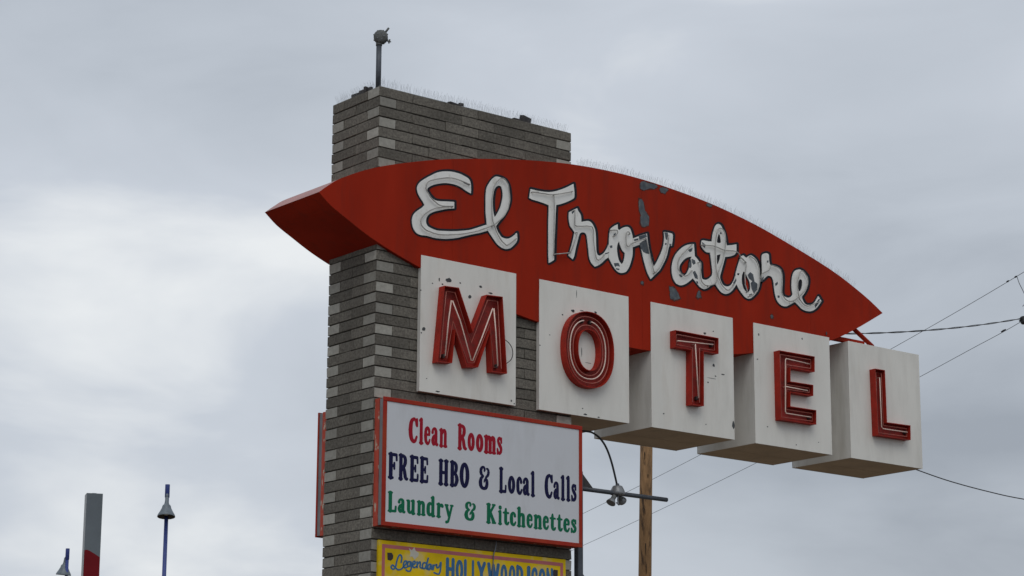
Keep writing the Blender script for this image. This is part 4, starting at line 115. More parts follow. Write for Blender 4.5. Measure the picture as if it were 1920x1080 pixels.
SERIF = {'C':[[[[0.611,1.019],[0.671,1.009],[0.791,0.967],[0.818,0.994],[0.867,1.009],[0.927,1.005],[0.967,0.986],[0.981,0.962],[1,0.698],[0.982,0.666],[0.927,0.64],[0.867,0.635],[0.8,0.65],[0.718,0.714],[0.677,0.826],[0.596,0.881],[0.577,0.882],[0.521,0.852],[0.471,0.802],[0.428,0.658],[0.424,0.426],[0.456,0.29],[0.512,0.186],[0.573,0.138],[0.611,0.139],[0.656,0.166],[0.775,0.282],[0.836,0.304],[0.882,0.304],[0.927,0.292],[0.952,0.274],[0.962,0.25],[0.868,0.098],[0.806,0.043],[0.736,0.01],[0.671,-0.008],[0.551,-0.021],[0.445,-0.009],[0.37,0.008],[0.295,0.035],[0.192,0.09],[0.126,0.146],[0.068,0.234],[0.033,0.322],[0,0.506],[0.043,0.69],[0.084,0.785],[0.144,0.871],[0.22,0.929],[0.312,0.97],[0.506,1.016]]]],'l':[[[[0.6,1.052],[0.747,1.026],[0.828,0.978],[0.832,0.098],[0.965,0.068],[1,0.034],[0.978,0.01],[0.909,-0.011],[0.769,-0.02],[0.628,-0.049],[0.488,-0.056],[0.375,-0.048],[0.254,-0.022],[0.151,-0.012],[0.093,0.002],[0.056,0.026],[0.083,0.066],[0.185,0.09],[0.186,0.866],[0.054,0.89],[0,0.93],[0.054,0.97],[0.202,0.994],[0.248,1.018],[0.319,1.038],[0.46,1.055]]]],'e':[[[[0.552,0.739],[0.653,0.73],[0.758,0.704],[0.855,0.666],[0.926,0.626],[0.953,0.602],[0.974,0.554],[0.975,0.49],[0.955,0.402],[0.928,0.378],[0.888,0.362],[0.814,0.35],[0.702,0.359],[0.477,0.354],[0.477,0.258],[0.508,0.178],[0.564,0.138],[0.608,0.122],[0.627,0.122],[0.668,0.138],[0.776,0.228],[0.832,0.248],[0.888,0.252],[0.944,0.244],[0.984,0.226],[1,0.202],[0.944,0.122],[0.847,0.042],[0.72,-0.004],[0.59,-0.021],[0.478,-0.017],[0.31,0.013],[0.198,0.05],[0.11,0.098],[0.044,0.178],[0,0.354],[0.03,0.498],[0.06,0.562],[0.115,0.626],[0.198,0.674],[0.31,0.714],[0.422,0.736]],[[0.554,0.586],[0.534,0.593],[0.501,0.562],[0.48,0.514],[0.478,0.455],[0.629,0.458],[0.615,0.53]]]],'a':[[[[0.53,0.74],[0.618,0.728],[0.723,0.697],[0.804,0.65],[0.842,0.586],[0.857,0.402],[0.847,0.194],[0.858,0.13],[0.864,0.12],[0.917,0.119],[0.967,0.106],[1,0.074],[0.991,0.05],[0.953,0.018],[0.917,0.001],[0.864,-0.011],[0.759,-0.014],[0.671,-0.005],[0.548,0.03],[0.425,-0.005],[0.337,-0.01],[0.249,-0.001],[0.161,0.024],[0.097,0.058],[0.047,0.098],[0.011,0.146],[0,0.218],[0.071,0.314],[0.127,0.362],[0.231,0.417],[0.324,0.442],[0.437,0.458],[0.443,0.466],[0.444,0.562],[0.428,0.602],[0.407,0.614],[0.35,0.594],[0.349,0.514],[0.328,0.49],[0.284,0.467],[0.231,0.454],[0.161,0.45],[0.1,0.458],[0.051,0.474],[0.009,0.506],[0.001,0.538],[0.073,0.634],[0.169,0.69],[0.265,0.722],[0.354,0.738]],[[0.428,0.29],[0.399,0.226],[0.407,0.157],[0.43,0.178]]]],'n':[[[[0.274,0.755],[0.352,0.742],[0.429,0.705],[0.507,0.727],[0.585,0.734],[0.709,0.722],[0.802,0.696],[0.873,0.642],[0.913,0.554],[0.914,0.098],[0.921,0.09],[0.973,0.073],[1,0.042],[0.988,0.01],[0.941,-0.014],[0.849,-0.02],[0.771,-0.038],[0.709,-0.039],[0.631,-0.021],[0.554,-0.014],[0.491,0.022],[0.458,-0.006],[0.398,-0.022],[0.352,-0.042],[0.258,-0.055],[0.181,-0.045],[0.118,-0.02],[0.056,-0.01],[0.022,0.01],[0.01,0.034],[0.018,0.058],[0.041,0.075],[0.087,0.09],[0.087,0.594],[0.014,0.626],[0,0.666],[0.022,0.69],[0.056,0.705],[0.113,0.714],[0.196,0.748]],[[0.555,0.586],[0.437,0.482],[0.437,0.09],[0.491,0.051],[0.563,0.09],[0.565,0.098],[0.571,0.442]]]],'h':[[[[0.306,1.052],[0.384,1.03],[0.434,0.986],[0.44,0.714],[0.524,0.729],[0.602,0.735],[0.71,0.722],[0.776,0.706],[0.819,0.687],[0.874,0.642],[0.91,0.57],[0.922,0.442],[0.916,0.098],[0.985,0.066],[1,0.026],[0.979,0.002],[0.943,-0.014],[0.85,-0.02],[0.773,-0.038],[0.71,-0.039],[0.633,-0.021],[0.57,-0.017],[0.534,-0.006],[0.493,0.022],[0.46,-0.006],[0.4,-0.022],[0.353,-0.042],[0.291,-0.054],[0.229,-0.053],[0.182,-0.045],[0.12,-0.02],[0.058,-0.01],[0.027,0.007],[0.013,0.026],[0.028,0.066],[0.089,0.09],[0.089,0.882],[0.022,0.906],[0,0.946],[0.028,0.978],[0.104,1.002],[0.166,1.04],[0.229,1.053]],[[0.556,0.586],[0.438,0.482],[0.438,0.09],[0.493,0.051],[0.564,0.09],[0.566,0.098],[0.572,0.442]]]],'R':[[[[0.264,1.058],[0.32,1.049],[0.376,1.023],[0.529,1.014],[0.669,0.984],[0.752,0.946],[0.819,0.89],[0.856,0.794],[0.847,0.674],[0.775,0.578],[0.724,0.535],[0.663,0.498],[0.769,0.386],[0.876,0.114],[0.948,0.109],[0.975,0.098],[0.998,0.074],[1,0.05],[0.981,0.026],[0.934,0],[0.878,-0.017],[0.794,-0.018],[0.697,0],[0.618,0.034],[0.557,0.079],[0.514,0.154],[0.452,0.33],[0.418,0.382],[0.414,0.09],[0.446,0.073],[0.467,0.05],[0.468,0.026],[0.45,0.002],[0.32,-0.049],[0.236,-0.059],[0.181,-0.052],[0.111,-0.023],[0.053,-0.014],[0.027,-0.003],[0.005,0.018],[0.007,0.058],[0.027,0.075],[0.07,0.09],[0.073,0.098],[0.073,0.906],[0.013,0.935],[0,0.97],[0.015,0.994],[0.041,1.01],[0.111,1.023],[0.181,1.052]],[[0.44,0.882],[0.414,0.882],[0.418,0.583],[0.455,0.602],[0.486,0.642],[0.515,0.754],[0.513,0.81],[0.495,0.85],[0.474,0.87]]]],'o':[[[[0.527,0.73],[0.618,0.722],[0.717,0.698],[0.8,0.662],[0.873,0.613],[0.93,0.554],[0.966,0.498],[1,0.354],[0.987,0.274],[0.955,0.202],[0.913,0.146],[0.851,0.09],[0.767,0.042],[0.676,0.01],[0.582,-0.007],[0.472,-0.01],[0.381,-0.002],[0.29,0.02],[0.2,0.058],[0.128,0.106],[0.072,0.162],[0.031,0.226],[0.008,0.29],[0,0.378],[0.013,0.45],[0.054,0.533],[0.105,0.594],[0.166,0.642],[0.254,0.687],[0.327,0.711],[0.436,0.729]],[[0.509,0.554],[0.491,0.554],[0.461,0.506],[0.431,0.378],[0.445,0.258],[0.491,0.166],[0.509,0.166],[0.54,0.218],[0.568,0.354],[0.553,0.466]]]],'m':[[[[0.248,0.749],[0.32,0.714],[0.368,0.727],[0.441,0.729],[0.513,0.713],[0.573,0.685],[0.585,0.686],[0.657,0.723],[0.741,0.73],[0.85,0.701],[0.889,0.674],[0.923,0.634],[0.949,0.554],[0.95,0.09],[0.987,0.066],[1,0.034],[0.99,0.01],[0.958,-0.012],[0.814,-0.036],[0.705,-0.015],[0.669,0.004],[0.633,-0.015],[0.513,-0.036],[0.392,-0.016],[0.356,0.001],[0.26,-0.045],[0.2,-0.054],[0.14,-0.043],[0.099,-0.022],[0.043,-0.01],[0.019,0.007],[0.007,0.034],[0.014,0.058],[0.031,0.075],[0.068,0.09],[0.071,0.098],[0.071,0.594],[0.011,0.626],[0,0.666],[0.029,0.698],[0.092,0.714],[0.14,0.743],[0.188,0.753]],[[0.689,0.53],[0.681,0.536],[0.644,0.482],[0.641,0.09],[0.669,0.068],[0.691,0.09],[0.695,0.434]],[[0.381,0.554],[0.335,0.482],[0.335,0.09],[0.336,0.082],[0.356,0.07],[0.383,0.09]]]],'s':[[[[0.552,0.739],[0.678,0.722],[0.741,0.706],[0.804,0.721],[0.867,0.72],[0.909,0.709],[0.937,0.69],[0.953,0.498],[0.935,0.474],[0.897,0.458],[0.804,0.448],[0.72,0.464],[0.646,0.498],[0.581,0.578],[0.531,0.603],[0.489,0.586],[0.475,0.554],[0.506,0.522],[0.73,0.442],[0.941,0.33],[0.995,0.266],[1,0.218],[0.984,0.17],[0.947,0.122],[0.884,0.074],[0.783,0.034],[0.699,0.014],[0.573,-0.006],[0.469,-0.012],[0.364,-0.007],[0.259,0.011],[0.196,-0.015],[0.112,-0.021],[0.05,-0.006],[0.026,0.018],[0,0.218],[0.025,0.25],[0.112,0.271],[0.175,0.27],[0.217,0.262],[0.302,0.226],[0.378,0.146],[0.448,0.125],[0.521,0.154],[0.55,0.218],[0.531,0.242],[0.345,0.322],[0.154,0.426],[0.072,0.506],[0.056,0.546],[0.062,0.594],[0.102,0.642],[0.165,0.674],[0.259,0.706],[0.385,0.732],[0.469,0.74]]]],'F':[[[[0.312,1.058],[0.377,1.049],[0.459,1.019],[0.836,1.019],[0.902,1.013],[0.951,0.999],[0.984,0.962],[1,0.746],[0.984,0.722],[0.935,0.701],[0.886,0.697],[0.836,0.704],[0.804,0.719],[0.786,0.738],[0.767,0.882],[0.754,0.887],[0.508,0.887],[0.488,0.882],[0.492,0.57],[0.541,0.57],[0.553,0.634],[0.59,0.661],[0.623,0.669],[0.672,0.671],[0.743,0.65],[0.763,0.618],[0.762,0.394],[0.743,0.37],[0.705,0.354],[0.656,0.348],[0.607,0.354],[0.574,0.367],[0.553,0.386],[0.541,0.45],[0.492,0.45],[0.488,0.098],[0.584,0.074],[0.611,0.05],[0.613,0.026],[0.591,0.002],[0.558,-0.012],[0.508,-0.02],[0.459,-0.019],[0.377,-0.049],[0.279,-0.059],[0.213,-0.052],[0.131,-0.023],[0.049,-0.01],[0.016,0.007],[0.002,0.026],[0.016,0.065],[0.083,0.09],[0.086,0.098],[0.086,0.906],[0.024,0.93],[0,0.962],[0.009,0.986],[0.049,1.01],[0.131,1.023],[0.213,1.052]]]],'E':[[[[0.299,1.058],[0.362,1.049],[0.441,1.019],[0.788,1.019],[0.866,1.013],[0.922,0.994],[0.945,0.962],[0.961,0.746],[0.933,0.714],[0.882,0.699],[0.803,0.704],[0.76,0.73],[0.736,0.882],[0.725,0.887],[0.488,0.887],[0.469,0.882],[0.473,0.57],[0.52,0.57],[0.537,0.642],[0.56,0.658],[0.599,0.669],[0.646,0.671],[0.693,0.661],[0.723,0.642],[0.732,0.618],[0.732,0.394],[0.709,0.367],[0.646,0.349],[0.599,0.351],[0.567,0.359],[0.531,0.386],[0.52,0.45],[0.473,0.45],[0.47,0.114],[0.774,0.114],[0.794,0.282],[0.819,0.306],[0.851,0.318],[0.898,0.323],[0.954,0.314],[0.992,0.29],[1,0.266],[0.983,0.042],[0.945,0.008],[0.882,-0.013],[0.835,-0.019],[0.441,-0.019],[0.362,-0.049],[0.268,-0.059],[0.205,-0.052],[0.126,-0.023],[0.047,-0.01],[0.016,0.007],[0.002,0.026],[0.016,0.065],[0.079,0.09],[0.083,0.098],[0.083,0.906],[0.023,0.93],[0,0.962],[0.009,0.986],[0.047,1.01],[0.126,1.023],[0.205,1.052]]]],'H':[[[[0.814,1.052],[0.897,1.02],[0.938,1.016],[0.966,1.007],[1,0.97],[0.981,0.93],[0.923,0.906],[0.923,0.098],[0.929,0.09],[0.975,0.074],[0.993,0.058],[0.995,0.018],[0.952,-0.012],[0.897,-0.02],[0.837,-0.046],[0.773,-0.057],[0.69,-0.049],[0.629,-0.022],[0.58,-0.016],[0.538,0.001],[0.519,0.026],[0.524,0.057],[0.543,0.074],[0.589,0.09],[0.595,0.098],[0.595,0.434],[0.414,0.435],[0.405,0.426],[0.405,0.098],[0.469,0.065],[0.482,0.042],[0.478,0.018],[0.442,-0.01],[0.373,-0.02],[0.304,-0.05],[0.248,-0.057],[0.193,-0.053],[0.152,-0.042],[0.11,-0.02],[0.041,-0.01],[0.011,0.01],[0,0.034],[0.015,0.066],[0.078,0.098],[0.077,0.906],[0.014,0.935],[0.001,0.954],[0.003,0.978],[0.041,1.01],[0.11,1.02],[0.166,1.047],[0.221,1.057],[0.304,1.05],[0.373,1.02],[0.414,1.018],[0.457,1.002],[0.48,0.978],[0.478,0.946],[0.455,0.925],[0.406,0.906],[0.405,0.57],[0.414,0.565],[0.58,0.565],[0.595,0.57],[0.595,0.906],[0.552,0.921],[0.529,0.938],[0.521,0.978],[0.559,1.01],[0.621,1.02],[0.69,1.049],[0.745,1.057]]]],'B':[[[[0.298,1.058],[0.361,1.049],[0.424,1.023],[0.565,1.013],[0.659,0.993],[0.784,0.943],[0.854,0.89],[0.887,0.818],[0.884,0.698],[0.858,0.634],[0.753,0.538],[0.866,0.474],[0.926,0.418],[0.972,0.354],[1,0.282],[0.973,0.206],[0.926,0.142],[0.821,0.05],[0.761,0.018],[0.659,-0.011],[0.424,-0.023],[0.361,-0.049],[0.267,-0.059],[0.204,-0.052],[0.125,-0.023],[0.047,-0.01],[0.016,0.007],[0.002,0.026],[0.016,0.065],[0.079,0.09],[0.082,0.098],[0.082,0.906],[0.023,0.93],[0,0.962],[0.009,0.986],[0.047,1.01],[0.125,1.023],[0.204,1.052]],[[0.478,0.442],[0.467,0.442],[0.467,0.434],[0.467,0.114],[0.486,0.111],[0.524,0.122],[0.571,0.194],[0.588,0.242],[0.592,0.322],[0.559,0.41],[0.533,0.426]],[[0.48,0.874],[0.471,0.879],[0.467,0.874],[0.471,0.585],[0.514,0.65],[0.539,0.762],[0.519,0.842]]]],'O':[[[[0.518,1.018],[0.607,1.009],[0.696,0.982],[0.779,0.938],[0.855,0.874],[0.912,0.802],[0.958,0.714],[0.986,0.626],[1,0.498],[0.987,0.378],[0.956,0.282],[0.915,0.202],[0.851,0.122],[0.785,0.066],[0.681,0.012],[0.577,-0.014],[0.473,-0.018],[0.384,-0.007],[0.281,0.028],[0.192,0.082],[0.125,0.146],[0.07,0.226],[0.03,0.314],[0.006,0.41],[0,0.53],[0.013,0.626],[0.055,0.746],[0.103,0.826],[0.169,0.898],[0.245,0.954],[0.313,0.986],[0.414,1.013]],[[0.504,0.842],[0.468,0.81],[0.421,0.714],[0.396,0.61],[0.388,0.498],[0.399,0.37],[0.423,0.282],[0.465,0.194],[0.503,0.157],[0.543,0.21],[0.579,0.29],[0.602,0.386],[0.611,0.498],[0.602,0.61],[0.583,0.698],[0.55,0.778]]]],'&':[[[[0.439,0.986],[0.513,0.971],[0.558,0.951],[0.612,0.898],[0.628,0.858],[0.624,0.826],[0.593,0.762],[0.543,0.737],[0.483,0.739],[0.44,0.762],[0.433,0.778],[0.444,0.85],[0.416,0.882],[0.374,0.874],[0.331,0.818],[0.322,0.746],[0.343,0.682],[0.368,0.658],[0.483,0.587],[0.498,0.562],[0.479,0.53],[0.355,0.45],[0.322,0.378],[0.32,0.322],[0.342,0.218],[0.367,0.178],[0.409,0.148],[0.468,0.13],[0.498,0.131],[0.545,0.146],[0.582,0.178],[0.613,0.25],[0.621,0.37],[0.617,0.374],[0.602,0.366],[0.531,0.306],[0.483,0.301],[0.444,0.322],[0.454,0.386],[0.489,0.442],[0.54,0.474],[0.601,0.562],[0.721,0.637],[0.765,0.698],[0.777,0.77],[0.762,0.818],[0.751,0.831],[0.695,0.842],[0.667,0.858],[0.657,0.874],[0.663,0.898],[0.692,0.917],[0.736,0.925],[0.796,0.924],[0.87,0.908],[0.907,0.89],[0.964,0.834],[1,0.754],[0.984,0.674],[0.933,0.594],[0.871,0.554],[0.766,0.513],[0.738,0.49],[0.819,0.458],[0.859,0.418],[0.883,0.37],[0.898,0.274],[0.872,0.178],[0.847,0.13],[0.796,0.075],[0.721,0.038],[0.632,0.014],[0.543,0.003],[0.409,0.002],[0.32,0.012],[0.23,0.032],[0.156,0.061],[0.085,0.114],[0.047,0.162],[0,0.274],[0.01,0.338],[0.066,0.45],[0.111,0.499],[0.223,0.562],[0.115,0.618],[0.077,0.674],[0.061,0.738],[0.077,0.842],[0.118,0.89],[0.215,0.951],[0.32,0.982]]]],'L':[[[[0.304,1.058],[0.368,1.049],[0.432,1.023],[0.512,1.01],[0.543,0.994],[0.559,0.97],[0.544,0.935],[0.476,0.906],[0.478,0.114],[0.746,0.114],[0.782,0.29],[0.8,0.311],[0.832,0.327],[0.88,0.335],[0.944,0.328],[0.987,0.306],[1,0.282],[0.979,0.042],[0.944,0.007],[0.903,-0.006],[0.816,-0.019],[0.448,-0.019],[0.368,-0.049],[0.272,-0.059],[0.208,-0.052],[0.128,-0.023],[0.048,-0.01],[0.016,0.007],[0.002,0.026],[0.016,0.065],[0.081,0.09],[0.084,0.098],[0.084,0.906],[0.023,0.93],[0,0.962],[0.009,0.986],[0.048,1.01],[0.128,1.023],[0.208,1.052]]]],'c':[[[[0.618,0.738],[0.732,0.714],[0.87,0.658],[0.92,0.618],[0.97,0.514],[0.935,0.474],[0.873,0.451],[0.794,0.44],[0.696,0.447],[0.637,0.463],[0.598,0.485],[0.58,0.514],[0.577,0.578],[0.559,0.593],[0.538,0.586],[0.502,0.546],[0.493,0.506],[0.52,0.362],[0.519,0.25],[0.544,0.17],[0.568,0.146],[0.618,0.125],[0.775,0.233],[0.853,0.251],[0.912,0.249],[0.951,0.241],[0.983,0.226],[1,0.202],[0.943,0.122],[0.845,0.042],[0.716,-0.005],[0.578,-0.021],[0.422,-0.01],[0.304,0.013],[0.186,0.053],[0.105,0.098],[0.041,0.178],[0,0.362],[0.039,0.538],[0.08,0.594],[0.149,0.642],[0.249,0.69],[0.363,0.725],[0.48,0.741]]]],'u':[[[[0.763,0.754],[0.818,0.746],[0.861,0.73],[0.895,0.706],[0.911,0.682],[0.914,0.098],[0.984,0.066],[1,0.034],[0.988,0.01],[0.959,-0.008],[0.884,-0.02],[0.808,-0.048],[0.748,-0.055],[0.688,-0.05],[0.643,-0.037],[0.603,-0.014],[0.568,0.025],[0.462,-0.003],[0.357,-0.004],[0.237,0.027],[0.154,0.074],[0.114,0.122],[0.087,0.194],[0.085,0.602],[0.022,0.626],[0,0.658],[0.016,0.69],[0.056,0.71],[0.237,0.72],[0.297,0.717],[0.342,0.707],[0.382,0.69],[0.411,0.666],[0.425,0.634],[0.425,0.202],[0.44,0.146],[0.447,0.139],[0.462,0.141],[0.575,0.218],[0.575,0.226],[0.575,0.594],[0.568,0.604],[0.523,0.612],[0.492,0.626],[0.472,0.65],[0.473,0.674],[0.492,0.694],[0.523,0.708],[0.598,0.717],[0.688,0.75]]]],'d':[[[[0.772,1.051],[0.849,1.024],[0.89,0.978],[0.892,0.098],[0.973,0.073],[1,0.034],[0.988,0.01],[0.942,-0.014],[0.865,-0.02],[0.788,-0.047],[0.71,-0.055],[0.649,-0.047],[0.602,-0.032],[0.564,-0.006],[0.541,0.024],[0.448,-0.007],[0.34,-0.011],[0.232,0.009],[0.139,0.048],[0.071,0.098],[0.033,0.162],[0.013,0.234],[0,0.362],[0.039,0.538],[0.077,0.597],[0.142,0.65],[0.216,0.69],[0.324,0.723],[0.432,0.729],[0.541,0.702],[0.544,0.706],[0.544,0.882],[0.492,0.898],[0.463,0.919],[0.456,0.946],[0.473,0.97],[0.51,0.988],[0.556,0.998],[0.587,1.024],[0.633,1.043],[0.695,1.054]],[[0.468,0.57],[0.448,0.578],[0.432,0.575],[0.419,0.562],[0.393,0.506],[0.388,0.466],[0.394,0.242],[0.417,0.154],[0.432,0.146],[0.544,0.202],[0.544,0.538]]]],'r':[[[[0.329,0.755],[0.441,0.737],[0.515,0.695],[0.664,0.717],[0.756,0.714],[0.831,0.698],[0.874,0.682],[0.978,0.618],[1,0.578],[0.962,0.53],[0.886,0.503],[0.812,0.495],[0.738,0.5],[0.682,0.513],[0.626,0.543],[0.608,0.543],[0.531,0.482],[0.524,0.098],[0.62,0.066],[0.638,0.026],[0.614,0.002],[0.571,-0.014],[0.478,-0.022],[0.404,-0.047],[0.311,-0.055],[0.237,-0.048],[0.144,-0.02],[0.069,-0.01],[0.032,0.007],[0.016,0.026],[0.034,0.066],[0.107,0.09],[0.107,0.594],[0.019,0.626],[0,0.658],[0.016,0.682],[0.051,0.699],[0.138,0.714],[0.225,0.746]]]],'y':[[[[0.922,0.716],[0.962,0.706],[0.988,0.69],[1,0.65],[0.968,0.621],[0.898,0.602],[0.626,0.002],[0.537,-0.158],[0.493,-0.198],[0.42,-0.239],[0.252,-0.278],[0.161,-0.273],[0.115,-0.257],[0.08,-0.23],[0.07,-0.206],[0.077,-0.174],[0.115,-0.143],[0.161,-0.127],[0.298,-0.116],[0.325,-0.086],[0.39,0.042],[0.359,0.082],[0.065,0.602],[0,0.642],[0,0.682],[0.039,0.708],[0.1,0.718],[0.359,0.717],[0.425,0.698],[0.448,0.674],[0.448,0.65],[0.425,0.626],[0.384,0.61],[0.383,0.602],[0.526,0.348],[0.542,0.36],[0.654,0.602],[0.59,0.642],[0.584,0.666],[0.598,0.69],[0.633,0.709],[0.679,0.718]]]],'K':[[[[0.262,1.058],[0.317,1.049],[0.372,1.023],[0.423,1.01],[0.462,0.978],[0.46,0.946],[0.41,0.906],[0.413,0.701],[0.613,0.906],[0.571,0.93],[0.553,0.954],[0.555,0.978],[0.579,1.003],[0.634,1.019],[0.841,1.02],[0.889,1.01],[0.923,0.986],[0.931,0.962],[0.92,0.938],[0.857,0.906],[0.551,0.578],[0.934,0.09],[0.966,0.079],[0.992,0.058],[1,0.034],[0.993,0.015],[0.967,-0.006],[0.938,-0.016],[0.648,-0.02],[0.607,-0.015],[0.579,-0.003],[0.552,0.034],[0.559,0.058],[0.577,0.074],[0.573,0.082],[0.413,0.331],[0.41,0.09],[0.441,0.073],[0.462,0.05],[0.464,0.026],[0.445,0.002],[0.317,-0.049],[0.234,-0.059],[0.179,-0.052],[0.11,-0.023],[0.053,-0.014],[0.027,-0.003],[0.005,0.018],[0.007,0.058],[0.027,0.075],[0.069,0.09],[0.072,0.098],[0.072,0.906],[0.013,0.935],[0,0.97],[0.015,0.994],[0.041,1.01],[0.11,1.023],[0.179,1.052]]]],'i':[[[[0.534,0.756],[0.654,0.747],[0.744,0.73],[0.812,0.706],[0.844,0.682],[0.85,0.098],[0.856,0.09],[0.967,0.066],[1,0.034],[0.976,0.01],[0.895,-0.012],[0.774,-0.022],[0.654,-0.047],[0.504,-0.055],[0.383,-0.048],[0.233,-0.02],[0.113,-0.01],[0.052,0.007],[0.026,0.026],[0.055,0.066],[0.173,0.09],[0.173,0.594],[0.03,0.626],[0,0.658],[0.026,0.682],[0.082,0.699],[0.223,0.714],[0.364,0.746]]],[[[0.654,0.978],[0.795,0.954],[0.877,0.922],[0.91,0.882],[0.882,0.834],[0.805,0.8],[0.684,0.776],[0.534,0.765],[0.383,0.771],[0.239,0.794],[0.153,0.826],[0.117,0.866],[0.141,0.914],[0.233,0.953],[0.353,0.976],[0.504,0.985]]]],'t':[[[[0.509,0.891],[0.549,0.882],[0.588,0.858],[0.648,0.692],[0.885,0.686],[0.946,0.666],[0.969,0.634],[0.944,0.603],[0.885,0.584],[0.663,0.578],[0.658,0.29],[0.687,0.141],[0.707,0.139],[0.806,0.19],[0.885,0.2],[0.944,0.193],[0.982,0.178],[1,0.162],[1,0.138],[0.93,0.058],[0.865,0.022],[0.727,-0.01],[0.608,-0.017],[0.47,-0.001],[0.377,0.026],[0.296,0.066],[0.243,0.114],[0.2,0.202],[0.209,0.57],[0.201,0.578],[0.114,0.58],[0.054,0.591],[0.015,0.61],[0,0.634],[0.015,0.66],[0.064,0.682],[0.114,0.69],[0.232,0.692],[0.3,0.818],[0.353,0.874],[0.43,0.894]]]]}
